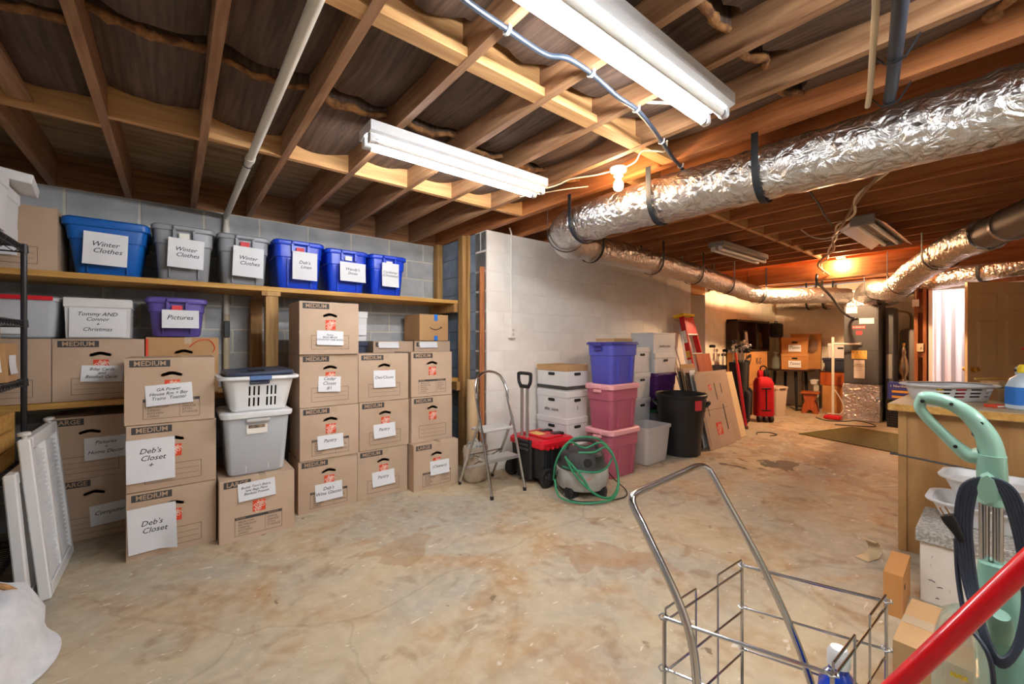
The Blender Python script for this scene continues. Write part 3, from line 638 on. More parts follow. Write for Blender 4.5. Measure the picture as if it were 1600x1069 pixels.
MB().bbox(-0.018, -0.006, -0.006, 0.006, -0.012, 0.012, 0.002).build('toggle', CREAMW, t, 0)
t = thing('outlet_box', 'small white junction box on the recess side near the furnace stud', 'outlet', (8.30, 1.03, 1.86))
MB().bbox(-0.04, 0, -0.035, 0.035, -0.05, 0.05, 0.004).build('box_body', CERAMIC, t, 0)
MB().tube([(-0.02, 0, 0.05), (-0.02, 0, 0.5)], 0.006, 6).build('conduit', CREAMW, t)
# ================================================================== STORAGE WALL
def paper(parent, text, cx, y, cz, w, h, tilt=0.0, lift=0.012, size=None, side=False, space=1.15, fold=0.0):
    nx, nz = 8, 6; vs = []; fs = []
    for j in range(nz + 1):
        for i in range(nx + 1):
            u, v = i / nx - 0.5, j / nz - 0.5
            dy = -lift * max(0.0, (0.5 - v) - 0.25) ** 1.5 - fold * max(0, u - 0.12) ** 1.2 * (0.6 - v)
            vs.append((u * w, dy - 0.0018, v * h))
    for j in range(nz):
        for i in range(nx): k = j * (nx + 1) + i; fs.append((k, k + 1, k + nx + 2, k + nx + 1))
    n = len(vs); vs += [(a, b + 0.0009, c) for a, b, c in vs[:n]]; fs += [tuple(reversed([q + n for q in f])) for f in fs[:nx * nz]]
    ed = list(range(nx + 1)) + [(j + 1) * (nx + 1) - 1 for j in range(1, nz + 1)] + [nz * (nx + 1) + i for i in range(nx - 1, -1, -1)] + [j * (nx + 1) for j in range(nz - 1, 0, -1)]
    fs += [(ed[k], ed[(k + 1) % len(ed)], n + ed[(k + 1) % len(ed)], n + ed[k]) for k in range(len(ed))]
    o = MB().add(vs, fs).build('paper_label', PAPER, parent, 40); o.location = (cx, y, cz); o.rotation_euler = (0, tilt, PI / 2 if side else 0)
    if text:
        L = text.split('\n'); sz = size or min(h / (len(L) * 1.35), w / (max(len(q) for q in L) * 0.56))
        ox_, oz_ = -w * 0.02, (h * 0.04 if len(L) > 1 else h * 0.08)
        q = hand(text, sz, o, (ox_, -0.0028, oz_), space=space); q.data = q.data.copy()
        for p in q.data.vertices:                             # the ink follows the curl of the sheet
            u, v = (p.co.x + ox_) / w, (p.co.y + oz_) / h
            p.co.z += lift * max(0.0, (0.5 - v) - 0.25) ** 1.5 + fold * max(0, u - 0.12) ** 1.2 * (0.6 - v)
    return o

def bars(parent, rects, y, m, name):
    b = MB()
    for x0, x1, z0, z1 in rects: b.box(x0, x1, y - 0.0007, y, z0, z1)
    return b.build(name, m, parent, 0)
def frame_rects(x0, x1, z0, z1, t=0.0022): return [(x0, x1, z0, z0 + t), (x0, x1, z1 - t, z1), (x0, x0 + t, z0, z1), (x1 - t, x1, z0, z1)]

def carton_body(w, d, h, hole, m, parent, hz=None):
    hw, hd = w / 2, d / 2; bm = bmesh.new()
    outer = [(-hw, 0), (hw, 0), (hw, h), (-hw, h)]
    V = [bm.verts.new((x, -hd, z)) for x, z in outer]; E = [bm.edges.new((V[i], V[(i + 1) % 4])) for i in range(4)]
    H = []
    if hole:
        c = hz or h * 0.74
        H = [(-0.052, c - 0.012), (-0.044, c - 0.017), (0.0, c - 0.004), (0.044, c - 0.017), (0.052, c - 0.012), (0.05, c), (0.012, c + 0.015), (-0.012, c + 0.015), (-0.05, c)]
        VH = [bm.verts.new((x, -hd, z)) for x, z in H]; E += [bm.edges.new((VH[i], VH[(i + 1) % len(VH)])) for i in range(len(VH))]
        bmesh.ops.triangle_fill(bm, edges=E, use_beauty=True)
        VI = [bm.verts.new((x, -hd + 0.005, z)) for x, z in H]
        for i in range(len(VH)): bm.faces.new((VH[i], VH[(i + 1) % len(VH)], VI[(i + 1) % len(VH)], VI[i]))
    else: bm.faces.new(V)
    B = [bm.verts.new((x, hd, z)) for x, z in outer]
    bm.faces.new(list(reversed(B)))
    for i in range(4): bm.faces.new((V[i], B[i], B[(i + 1) % 4], V[(i + 1) % 4]))
    me = bpy.data.meshes.new('carton_body'); bmesh.ops.recalc_face_normals(bm, faces=bm.faces) if not hole else None
    bm.to_mesh(me); bm.free(); me.materials.append(m)
    return link('carton_body', me, parent)

def carton(label, x0, yf, z, w=0.434, d=0.44, h=0.402, rz=0.0, size='MEDIUM', panel='lines', note=None, hole=True, logo=True, m=None, group='moving cartons', logo_z=None, open_top=False, seam=True, cat='box'):
    t = thing('moving_carton', label, cat, (x0 + w / 2, yf + d / 2, z), rz, group)
    carton_body(w, d, h - 0.004, hole, m or CARD, t, h * 0.745); f = -d / 2
    if seam:
        MB().box(0.004, 0.044, f - 0.0006, d / 2 + 0.0006, h - .004, h - .0028).box(0.004, 0.044, f - 0.0009, f, h - 0.05, h - .0028).build('tape_strip', TAPE, t, 0)
        MB().box(-w / 2, w / 2, f, -f, h + 0.0002, h + 0.0016).build('top_flap', m or CARD, t, 0) if False else None
    if size:
        bw = 0.188 if size == 'MEDIUM' else 0.15; bx = -w / 2 + 0.022
        b = bars(t, [(bx, bx + bw, h - 0.058, h - 0.016)], f, INK, 'size_band')
        lettering(size, 0.040, INKTAN, b, (bx + bw / 2, f - 0.0014, h - 0.0375), weight=0.0008)
    if logo:
        lz = logo_z or h * 0.56
        b = bars(t, [(-0.034, 0.040, lz - 0.037, lz + 0.037)], f, ORANGE, 'logo')
        lettering('THE\nHOME\nDEPOT', 0.026, WHITEINK, b, (0.003, f - 0.0014, lz), rot=(PI / 2, -0.78, 0), weight=0.0005, space=0.75)
    if panel == 'lines':
        bars(t, frame_rects(-0.135, 0.14, 0.038, 0.145) + [(-0.12, 0.125, 0.072, 0.0735), (-0.12, 0.125, 0.105, 0.1065)], f, INK, 'address_panel')
    elif panel == 'check':
        b = bars(t, frame_rects(-0.135, 0.14, 0.028, 0.150) + [(-0.135, 0.14, 0.132, 0.150), (0.038, 0.0395, 0.028, 0.14)], f, INK, 'checklist_panel')
        lettering('BEDROOM\nBATHROOM\nDINING\nKITCHEN\nLIVING', 0.018, INK, b, (-0.115, f - 0.001, 0.08), align='LEFT', space=1.2)
        lettering('OFFICE\nGARAGE\nATTIC\nSTORAGE', 0.018, INK, b, (0.05, f - 0.001, 0.085), align='LEFT', space=1.2)
        lettering('ROOM:', 0.016, INKTAN, b, (-0.1, f - 0.0016, 0.141)); lettering('FRAGILE', 0.016, INKTAN, b, (0.085, f - 0.0016, 0.141))
    if note:
        for q in ([note] if isinstance(note, dict) else note):
            paper(t, q['t'], q.get('x', 0.02), f - 0.001, q.get('z', h * 0.42), q.get('w', 0.19), q.get('h', 0.11), q.get('r', 0), q.get('l', 0.02), q.get('s'), fold=q.get('fold', 0))
    return t
H = 0.402
# front stack of three
carton('top carton of the front left stack with tilted three-line note', -0.222, 3.345, 2 * H, panel='check', note=dict(t='GA Power\nHouse Rm + Bay\nTrains  Toaster', x=-0.01, z=0.175, w=0.225, h=0.125, r=-0.06), rz=-0.02)
carton('middle carton of the front left stack, square note with a cross mark', -0.218, 3.352, H, note=dict(t="Deb's\n  Closet\n+", x=-0.105, z=0.185, w=0.225, h=0.255, r=-0.01, s=0.044), rz=0.0)
carton('bottom carton of the front left stack with tall curling note', -0.220, 3.348, 0, note=dict(t="Deb's\n  Closet", x=-0.098, z=0.175, w=0.225, h=0.265, r=-0.03, s=0.044, fold=0.16, l=0.02), rz=0.01)
# large carton under the clear tote
carton('large carton on the floor under the clear tote, with a blue-inked note', 0.226, 3.255, 0, size='LARGE', panel='check', h=0.408, d=0.50, note=dict(t="Buddy Tom's Bears,\nSew Bags Paint\nBlankets Present", x=-0.01, z=0.315, w=0.215, h=0.115, r=-0.04), hole=False, logo_z=0.205, rz=0.004)
# column one
carton('topmost carton of the four-high column, note reading Pantry', 0.724, 3.40, 3 * H, h=0.404, note=dict(t='Pantry\nBEAN MUGS\nCOUNTRY FAIR SIGNS', x=0.0, z=0.125, w=0.195, h=0.11, r=0.03), d=0.36)
carton('second highest carton of the four-high column, note Cedar Closet #1', 0.728, 3.425, 2 * H, note=dict(t='Cedar\nCloset\n#1', x=-0.005, z=0.17, w=0.165, h=0.118, r=0.06, s=0.036), rz=0.012, d=0.36)
carton('second lowest carton of the four-high column, note Pantry', 0.735, 3.425, H, panel='check', note=dict(t='Pantry', x=0.0, z=0.125, w=0.19, h=0.105, r=-0.02, s=0.036), rz=-0.01, d=0.36)
carton('bottom carton of the four-high column, note ending in Wine Glasses', 0.726, 3.438, 0, panel='check', note=dict(t="Deb's\nWine Glasses", x=0.0, z=0.14, w=0.2, h=0.13, r=-0.02, s=0.035), rz=-0.006, d=0.36)
# column two
carton('top carton of the middle column, note Den Closet', 1.172, 3.44, 2 * H, note=dict(t='Den/Closet', x=0.0, z=0.185, w=0.19, h=0.145, r=0.01, s=0.034), rz=0.0, d=0.36)
carton('middle carton of the middle column, note Pantry', 1.178, 3.445, H, note=dict(t='Pantry', x=-0.005, z=0.15, w=0.19, h=0.115, r=-0.03, s=0.036), rz=0.01, d=0.36)
carton('bottom carton of the middle column, note Pantry', 1.168, 3.448, 0, note=dict(t='Pantry', x=0.0, z=0.15, w=0.195, h=0.12, r=-0.03, s=0.036), rz=-0.01, d=0.36)
# column three
carton('top carton of the right column with checklist and no note', 1.622, 3.415, 0.41 + H, w=0.41, panel='check', d=0.36)
carton('middle carton of the right column with empty address lines', 1.618, 3.405, 0.41, w=0.41, rz=0.01, d=0.36)
carton('large bottom carton of the right column, note Cleaners', 1.613, 3.335, 0, size='LARGE', panel='check', w=0.44, h=0.41, d=0.45, note=dict(t='(Cleaners)', x=0.03, z=0.18, w=0.19, h=0.12, r=0.0, s=0.034), rz=-0.02)

# ------------------------------------------------------------------ timber shelving
SZ, LZ = 1.744, 0.922
t = thing('storage_shelving', 'two-tier yellow pine plank shelving along the grey block wall', 'shelf', (0.6, 4.1, 0))
def part(n, m, p, *b):
    o = MB(); [o.bbox(*q, 0.003) for q in b]; r = o.build(n, m, p, 0); return r
ox, oy = 0.6, 4.1
part('upper_plank', PINE, t, (-1.70 , 1.745, -0.29, -0.02, SZ - 0.040, SZ - .002)); part('upper_plank', PINE, t, (-1.70, 1.745, -0.016, 0.205, SZ - 0.040, SZ - .002))
part('lower_plank', PINE, t, (-1.70, 1.745, -0.29, -0.02, LZ - 0.040, LZ - .002)); part('lower_plank', PINE, t, (-1.70, 1.745, -0.016, 0.205, LZ - 0.040, LZ - .002))
part('post', POST, t, (-0.03, 0.06, -0.28, -0.19, 0, LZ - 0.04)); part('post', POST, t, (-0.03, 0.06, -0.28, -0.19, LZ - .002, SZ - 0.078)); part('post', POST, t, (-0.08, 0.01, 0.16, 0.25, 0, LZ - 0.04)); part('post', POST, t, (-0.08, 0.01, 0.16, 0.25, LZ, SZ - 0.076))
part('bearer', POST, t, (-0.06, 0.075, -0.285, 0.26, SZ - 0.076, SZ - 0.038)); part('bearer', POST, t, (-0.06, 0.075, -0.285, 0.26, LZ - 0.13, LZ - 0.04))
part('end_bearer', POST, t, (1.70, 1.742, -0.29, 0.26, SZ - 0.13, SZ - 0.04)); part('end_bearer', POST, t, (1.70, 1.742, -0.34, 0.26, LZ - 0.13, LZ - 0.04))
part('end_post', POST, t, (1.746, 1.784, 0.16, 0.255, 0, ZT)); part('end_post', POST, t, (1.786, 1.816, 0.16, 0.255, 0, ZT))
part('end_post', POST, t, (1.746, 1.784, -0.38, -0.29, 0, ZT)); part('end_post', POST, t, (1.786, 1.816, -0.42, -0.33, 0, ZT))
part('post', POST, t, (-1.74, -1.66, -0.28, -0.19, LZ, SZ - 0.04)); part('post', POST, t, (-1.74, -1.66, -0.28, -0.19, 0, LZ - 0.04))
tag(MB().bbox(2.36, 2.415, 3.42, 3.44, 0, 2.05, 0.003).build('wood_strip', STUD, smooth=0), 'thin brown wood strip standing beside the shelf end post', 'board')
t = thing('paper_roll', 'tall roll of kraft paper standing behind the step stool', 'roll', (2.292, 3.465, 0.0), rot=(-0.02, 0.02, 0))
MB().lathe([(0.058, 0), (0.058, 0.93)], 20).build('roll_body', BRPAPER, t)
MB().lathe([(0.03, 0.925), (0.03, 0.934)], 16).build('roll_core', CARDIN, t)

# ------------------------------------------------------------------ lidded totes
def tote(name, label, x, y, z, w, d, h, mb, ml, note=None, rz=0.0, group=None, latch=True, tab=None, lid_h=0.045, ribs=True, cat='bin', side_latch=False, taper=0.86):
    t = thing(name, label, cat, (x, y, z), rz, group); a, b = w / 2 - 0.018, d / 2 - 0.018; T = taper; r = 0.045
    hb = h - lid_h + 0.01
    MB().loft([(0, a * T - .01, b * T - .01, r * .7), (0.012, a * T, b * T, r), (hb * 0.70, a * (T + (1 - T) * .62), b * (T + (1 - T) * .62), r), (hb * 0.715, a * (T + (1 - T) * .62) + .008, b * (T + (1 - T) * .62) + .008, r), (hb, a + .002, b + .002, r)], 4).build('tote_body', mb, t, 40)
    MB().loft([(h - lid_h, w / 2 - .004, d / 2 - .004, r), (h - lid_h + .006, w / 2, d / 2, r), (h - .014, w / 2 - .002, d / 2 - .002, r), (h - .004, w / 2 - .012, d / 2 - .012, r), (h - .004, w / 2 - .035, d / 2 - .035, r), (h - .012, w / 2 - .045, d / 2 - .045, r)], 4).build('lid', ml, t, 40)
    fr = -d / 2
    if ribs:
        for k in (-0.22, 0.22):
            MB().add([(k * w - .004, fr * T + .015, .02), (k * w + .004, fr * T + .015, .02), (k * w * 1.05 + .004, fr + .03, hb * .68), (k * w * 1.05 - .004, fr + .03, hb * .68), (k * w - .004, fr * T - .001, .02), (k * w + .004, fr * T - .001, .02), (k * w * 1.05 + .004, fr + .009, hb * .68), (k * w * 1.05 - .004, fr + .009, hb * .68)],
                     [(0, 1, 2, 3), (4, 5, 6, 7), (0, 1, 5, 4), (1, 2, 6, 5), (2, 3, 7, 6), (3, 0, 4, 7)]).build('rib', mb, t, 0)
    if latch:
        for s in (-1, 1):
            q = MB().at(0, s * d / 2, 0, rz=0 if s < 0 else PI)
            q.bbox(-w * .17, w * .17, -.022, .004, h - .04, h - .012, .006)
            q.box(-w * .17, -w * .13, -.014, .01, h - .10, h - .03).box(w * .13, w * .17, -.014, .01, h - .10, h - .03)
            q.build('handle', ml, t, 0)
    if side_latch:
        for s in (-1, 1):
            q = MB().at(s * w / 2, 0, 0, rz=PI / 2 if s > 0 else -PI / 2); q.bbox(-d * .16, d * .16, -.02, .004, h - .045, h - .012, .006)
            q.bbox(-d * .13, d * .13, -.012, .02, h - .085, h - .055, .006); q.build('handle', ml, t, 0)
    if tab: MB().box(-0.03, 0.03, fr - .0035, fr - .002, h - .10, h - .062).build('sticker', tab, t, 0)
    if note: paper(t, note['t'], note.get('x', 0), fr - .024 if latch else fr - .004, note.get('z', h * .5), note['w'], note['h'], note.get('r', 0), note.get('l', 0.02), note.get('s'))
    return t
YB = 4.09
g = 'lidded bins on the upper shelf'
tote('storage_tote', 'wide bright blue tote with Winter Clothes note on the upper shelf', -0.345, YB + .02, SZ, 0.435, 0.50, 0.375, BLUEB, BLUEB, dict(t='Winter\n  Clothes', x=-0.005, z=.17, w=.215, h=.215, s=.045, r=.03), latch=False, group=g, lid_h=.06, taper=.80)
tote('storage_tote', 'grey tote with Winter Clothes note next to the wide blue tote', 0.060, YB, SZ, 0.375, 0.50, 0.40, GREYB, GREYB, dict(t='Winter\n  Clothes', x=0.01, z=.19, w=.205, h=.21, s=.042, r=.04), group=g, tab=LABELW)
tote('storage_tote', 'grey tote with Winter Clothes note in front of the wall pipe', 0.435, YB, SZ, 0.365, 0.44, 0.40, GREYB, GREYB, dict(t='Winter\n  Clothes', x=0.02, z=.18, w=.205, h=.235, s=.042, r=.04), group=g, tab=LABELR)
tote('storage_tote', 'leftmost royal blue tote of three, with tall white note', 0.825, YB, SZ, 0.40, 0.50, 0.405, ROYAL, ROYAL, dict(t="Deb's\n  Linen", x=0.03, z=.19, w=.19, h=.235, s=.038, r=.02), group=g, tab=LABELR)
tote('storage_tote', 'middle royal blue tote of three, with wide white note', 1.22, YB, SZ, 0.385, 0.50, 0.385, ROYAL, ROYAL, dict(t="Wendy's\nShoes", x=0.03, z=.18, w=.225, h=.17, s=.036, r=.02), group=g, tab=LABELW)
tote('storage_tote', 'rightmost royal blue tote of three, with narrow white note', 1.60, YB, SZ, 0.375, 0.50, 0.385, ROYAL, ROYAL, dict(t="Comforter\n(Christmas)", x=0.0, z=.19, w=.165, h=.225, r=.02, s=.032), group=g, tab=LABELW)
carton('plain carton at the left end of the upper shelf', -1.02, 3.86, SZ, w=0.45, d=0.38, h=0.40, size=None, panel='lines', logo=False, hole=False, note=dict(t='Tablets', x=-0.06, z=0.16, w=0.24, h=0.16, s=.035), group='cartons on the shelves')
# lower shelf, left
carton('plain carton at the left end of the lower shelf behind the rack', -1.03, 3.85, LZ, d=0.46, size=None, logo=False, hole=False, panel='lines', group='cartons on the shelves')
carton('medium carton on the lower shelf with small note below its hand hole', -0.592, 3.85, LZ, d=0.46, note=dict(t='Bday Cards\nand\nBaseball Cards', x=0.01, z=0.17, w=0.2, h=0.105, r=.05), group='cartons on the shelves')
c = carton('tan carton with orange string drawn on it under the purple tote', -0.150, 3.87, LZ, w=0.415, d=0.44, h=0.415, size=None, panel=None, logo=False, m=CARD2, group='cartons on the shelves', hole=True)
MB().tube(smoothline([(0.03, -.223, .34), (.08, -.224, .385), (.14, -.224, .395), (.17, -.224, .37), (.185, -.223, .33), (.17, -.223, .30)], 4), 0.003, 6).build('orange_string', ORANGE, c)
MB().box(-.2085, -.2075, -.224, -.14, 0.2, .40).box(-.208, -.195, -.2215, -.2203, .2, .40).build('orange_side_print', ORANGE, c, 0)
tote('storage_tote', 'purple tote with Pictures note on the tan carton', 0.02, 4.08, LZ + .418, 0.36, 0.40, 0.285, PURPLE, PURPLE, dict(t='Pictures', x=0.02, z=.125, w=.21, h=.13, s=.046), tab=LABELR, group='lidded bins on the lower shelf')
# clear bin with red clips
t = thing('clear_bin', 'clear bin with red lid clips at the left end of the lower shelf', 'bin', (-0.79, 4.06, LZ + H + 0.001))
MB().loft([(0, .19, .15, .03), (.01, .20, .16, .035), (.235, .22, .19, .04)], 4).build('bin_body', CLEARB, t)
MB().loft([(.012, .175, .135, .03), (.2, .19, .16, .03)], 4).build('contents', FILLBLUE, t)
MB().loft([(.232, .228, .198, .04), (.252, .228, .198, .04), (.262, .215, .185, .04)], 4).build('lid', CLEARB, t)
MB().bbox(-.20, .20, -.205, -.196, .235, .262, .003).build('lid_clip', REDP, t, 0)
paper(t, '', -.04, -.165, .12, .24, .19)
def filebox(label, x, y, z, w, d, h, rz=0, m=None, ml=None, note=None, band=None, hole=True, txt=None, group='file boxes', lid_h=.06, sidetxt=None, front='y'):
    t = thing('file_box', label, 'box', (x, y, z), rz, group); a, b = w / 2, d / 2
    MB().add([(-a + .012, -b + .012, 0), (a - .012, -b + .012, 0), (a - .012, b - .012, 0), (-a + .012, b - .012, 0), (-a + .004, -b + .004, h - .004), (a - .004, -b + .004, h - .004), (a - .004, b - .004, h - .004), (-a + .004, b - .004, h - .004)],
             [(0, 3, 2, 1), (4, 5, 6, 7), (0, 1, 5, 4), (1, 2, 6, 5), (2, 3, 7, 6), (3, 0, 4, 7)]).build('box_body', m or WHITEBOX, t, 0)
    MB().bbox(-a, a, -b, b, h - lid_h, h, .003).build('box_lid', ml or m or WHITEBOX, t, 0)
    if hole:
        MB().bbox(-.045, .045, -b - .0005, -b + .006, h - lid_h - .045, h - lid_h - .016, .006).build('hand_hole', RUBBER, t, 0)
        MB().bbox(-a - .0005, -a + .006, -.045, .045, h - lid_h - .045, h - lid_h - .016, .006).build('hand_hole', RUBBER, t, 0) if front == 'xy' else None
    if band:
        MB().box(-a + .003, a - .003, -b + .002, -b + .006, .02, .055).build('print_band', band, t, 0)
        MB().box(-a + .0015, -a + .006, -b + .003, b - .003, .02, .055).build('print_band', band, t, 0)
    if txt: lettering(txt, .05, INK, t, (0, -b + .002, h * .36), weight=.0005)
    if sidetxt: lettering(sidetxt, .045, INK, t, (-a + .0015, 0, h * .3), rot=(PI / 2, 0, -PI / 2), weight=.0006)
    if note: paper(t, note['t'], note.get('x', 0), -b - .001, note.get('z', h * .4), note['w'], note['h'], note.get('r', 0), .005, note.get('s'))
    return t
filebox('white file box with long handwritten note on the lower shelf', -0.385, 4.02, LZ + H + .001, 0.325, 0.32, 0.262, note=dict(t='Tommy AND\nConnor\n+\nChristmas', w=.27, h=.185, z=.1, s=.034), hole=False, group='white file boxes')
# under the lower shelf
carton('upper large carton under the lower shelf, note Pictures and Home Decor', -0.63, 3.90, 0.405, w=0.40, h=0.41, d=0.44, size='LARGE', logo=False, note=dict(t='Pictures\n+\nHome Decor', x=0.08, z=0.19, w=.21, h=.145, s=.032, r=-.02), group='cartons under the shelf')
carton('lower large carton under the lower shelf, note Computer', -0.60, 3.91, 0, w=0.38, h=0.405, d=0.44, size='LARGE', logo=False, note=dict(t='Computer', x=0.08, z=0.15, w=.2, h=.13, s=.036, r=-.06), group='cartons under the shelf')
# lower shelf, right, behind the columns
carton('carton on the lower shelf behind the middle column', 1.46, 3.88, LZ, w=0.40, d=0.42, h=0.39, logo=False, panel=None, hole=False, note=dict(t='', x=-.05, z=.35, w=.2, h=.06), group='cartons on the shelves')
carton('carton on the lower shelf at the right end under the small arrow box', 1.885, 3.895, LZ, w=0.41, d=0.42, h=0.39, logo=False, panel=None, hole=False, note=dict(t='', x=-.05, z=.35, w=.2, h=.06), group='cartons on the shelves')
filebox('white file box on the lower shelf right of the tall carton column', 1.25, 4.05, LZ + .39, 0.33, 0.30, 0.27, hole=True, group='white file boxes', note=dict(t='', w=.1, h=.1, x=.1, z=.1))
tote('storage_tote', 'slate blue tote under the white file box on the lower shelf', 1.25, 4.06, LZ, 0.36, 0.38, 0.385, DKBLUE, DKBLUE, group='lidded bins on the lower shelf')
t = thing('shipping_box', 'small brown shipping box with blue tape and arrow smile print', 'box', (2.11, 4.08, LZ + .393))
carton_body(0.33, 0.36, 0.27, False, CARD2, t)
for z0, z1 in ((.205, .272), (.0, .05)): MB().box(-.0, .04, -.1815, -.18, z0, z1).build('tape_strip', BLUETAPE, t, 0)
q = MB().band([(-.05 + .022 * k, -.1805, .135 - .022 * math.sin(PI * k / 6)) for k in range(7)], (0, 0, 1), .009, .001)
q.box(.075, .09, -.1812, -.1802, .128, .145).build('smile_arrow', RUBBER, t, 0)
# clear tote with white lid and laundry basket
t = thing('clear_tote', 'tall frosted tote with white lid on the large carton', 'bin', (0.443, 3.485, 0.410))
MB().loft([(0, .155, .17, .03), (.012, .165, .18, .035), (.395, .192, .215, .04), (.40, .20, .222, .04)], 5).build('bin_body', CLEARB, t)
MB().loft([(.014, .145, .16, .03), (.36, .172, .195, .03)], 4).build('contents', FILLGREY, t)
MB().loft([(.385, .208, .232, .05), (.40, .212, .236, .05), (.415, .212, .236, .05), (.422, .2, .224, .05)], 5).build('lid', WHITEP, t)
for x in (-.075, .075): MB().tube([(x * .85, -.178, .015), (x, -.209, .385)], .003, 6).build('moulded_rib', WHITEP, t)
MB().bbox(-.07, .07, -.24, -.205, .355, .378, .005).build('handle', LTGREY, t, 0)
q = MB().box(-.065, .055, -.211, -.209, .275, .335).build('sticker', LABELW, t, 0); q.rotation_euler.x = 0.0
MB().box(-.055, .04, -.2125, -.211, .312, .334).build('sticker_photo', mat('tan_print', srgb(170, 150, 124), .7, col2=srgb(90, 80, 70), nscale=30), t, 0)

def boolean(o, cutters):
    md = o.modifiers.new('cut', 'BOOLEAN'); md.operation = 'DIFFERENCE'; md.solver = 'EXACT'; md.object = cutters
    bpy.context.view_layer.update(); dg = bpy.context.evaluated_depsgraph_get()
    me = bpy.data.meshes.new_from_object(o.evaluated_get(dg)); me.name = o.name; o.modifiers.clear(); o.data = me
    bpy.data.objects.remove(cutters, do_unlink=True)
t = thing('laundry_basket', 'white slotted laundry basket holding a dark lid on the clear tote', 'basket', (0.456, 3.45, 0.8335))
b = MB().loft([(0, .155, .15, .04), (.012, .165, .165, .05), (.225, .205, .215, .06), (.225, .199, .209, .055), (.014, .159, .159, .045), (.012, .14, .14, .04)], 6, bot=True, top=True).build('basket_wall', WHITEP, t)
c = MB()
for k in range(6):
    x = (-.058, -.034, -.010, .036, .058, .080)[k] * 1.1
    for z0, z1 in ((.035, .095), (.11, .172)): c.box(x - .0055, x + .0055, -.26, -.1, z0, z1)
boolean(b, c.build('cutter', None, t, 0))
MB().loft([(.222, .205, .215, .06), (.215, .232, .238, .07), (.222, .238, .244, .07), (.238, .236, .242, .07), (.24, .21, .22, .06), (.232, .202, .212, .06)], 6, bot=False, top=False).build('rim', WHITEP, t)
MB().bbox(-.07, .06, -.248, -.226, .212, .243, .006).build('grip', mat('blue_grip', srgb(84, 112, 160), .5), t, 0)
MB().bbox(-.065, .05, -.22, -.205, .185, .209, .004).build('grip_slot', DKBLUE, t, 0)
MB().loft([(.03, .14, .14, .04), (.2, .185, .19, .05)], 4).build('contents', DARKIN, t)
t = thing('storage_cover', 'dark slate bin lid lying across the white laundry basket', 'cover', (0.465, 3.46, 1.078), rot=(0.03, -0.03, 0.04))
MB().loft([(0, .195, .2, .05), (.012, .2, .205, .05), (.026, .19, .195, .05), (.02, .17, .175, .04)], 5).build('lid_plate', DKBLUE, t)
MB().bbox(-.06, .04, -.05, .0, .02, .034, .006).build('lid_rib', BLACKP, t, 0)

# ------------------------------------------------------------------ black wire rack at the far left
RX0, RX1, RY0, RY1 = -1.12, -0.665, 2.86, 3.61
t = thing('wire_rack', 'black wire shelving rack at the left edge', 'rack', ((RX0 + RX1) / 2, (RY0 + RY1) / 2, 0)); rx, ry = (RX1 - RX0) / 2, (RY1 - RY0) / 2
for sx in (-1, 1):
    for sy in (-1, 1): MB().tube([(sx * rx, sy * ry, 0), (sx * rx, sy * ry, 1.86)], 0.0135, 10).build('post', BLACKM, t)
RL = (1.845, 1.42, 1.085, 0.62, 0.18)
for z in RL:
    m = MB()
    for dz in (0, -.032):
        m.tube([(-rx, -ry, z + dz), (rx, -ry, z + dz), (rx, ry, z + dz), (-rx, ry, z + dz)], .0045, 6, closed=True)
    for k in range(25):
        yy = -ry + 2 * ry * k / 24; m.tube([(-rx, yy, z + .002), (rx, yy, z + .002)], .0022, 4)
    for s in (-1, 1):
        zig = [(s * rx, -ry + 2 * ry * k / 30, z - (.032 if k % 2 else 0)) for k in range(31)]; m.tube(zig, .003, 4)
        zig = [(-rx + 2 * rx * k / 12, s * ry, z - (.032 if k % 2 else 0)) for k in range(13)]; m.tube(zig, .003, 4)
    m.build('wire_deck', BLACKM, t)
    for sx in (-1, 1):
        for sy in (-1, 1): MB().at(sx * rx, sy * ry, z - .036).lathe([(.019, 0), (.017, .042)], 10).build('collar', BLACKP, t)
zb = 1.8505
filebox('white file box at the back corner of the top rack shelf', -0.85, 3.40, zb, 0.36, 0.33, 0.27, sidetxt='FILES 98', txt='FILES', front='xy', group='white file boxes on the rack')
filebox('white file box second from the post on the top rack shelf', -0.83, 3.05, zb, 0.38, 0.33, 0.27, front='xy', group='white file boxes on the rack')
t = thing('box_lid', 'loose white box lid tilted on the corner file box of the rack', 'lid', (-0.76, 3.42, zb + .294), rot=(0, 0.12, 0.1))
MB().bbox(-.17, .17, -.16, .16, 0, .05, .003).build('lid_shell', WHITEBOX, t, 0)
t = thing('hand_tool', 'black plastic tool case on the second rack shelf', 'case', (-0.86, 3.2, 1.4255))
MB().bbox(-.13, .13, -.2, .2, 0, .075, .012).build('case_body', BLACKP, t, 0); MB().bbox(-.12, .12, -.21, -.195, .03, .06, .004).build('case_latch', CHARP, t, 0)
for k, (x, y, w, d_, h, m, lb) in enumerate(((-0.80, 3.40, .26, .2, .2, CARD2, 'tan parcel with white label at the back of the third rack shelf'), (-0.80, 3.18, .24, .2, .29, CARD2, 'tall tan parcel with shipping label in the middle of the third rack shelf'), (-0.82, 2.966, .27, .195, .24, CARD, 'brown parcel nearer the viewer on the third rack shelf'))):
    t = thing('parcel', lb, 'box', (x, y, 1.0905), 0.04 * k, 'parcels on the rack'); carton_body(w, d_, h, False, m, t)
    paper(t, '', w / 2 + .0018, 0.0, h * .45, d_ * .6, h * .5, side=True)
    MB().box(-w / 2, w / 2 + .001, -.018, .018, h, h + .001).build('tape_strip', TAPE, t, 0)
t = thing('crate', 'wooden fruit crate on the fourth rack shelf behind the white shutters', 'crate', (-0.89, 3.23, 0.626))
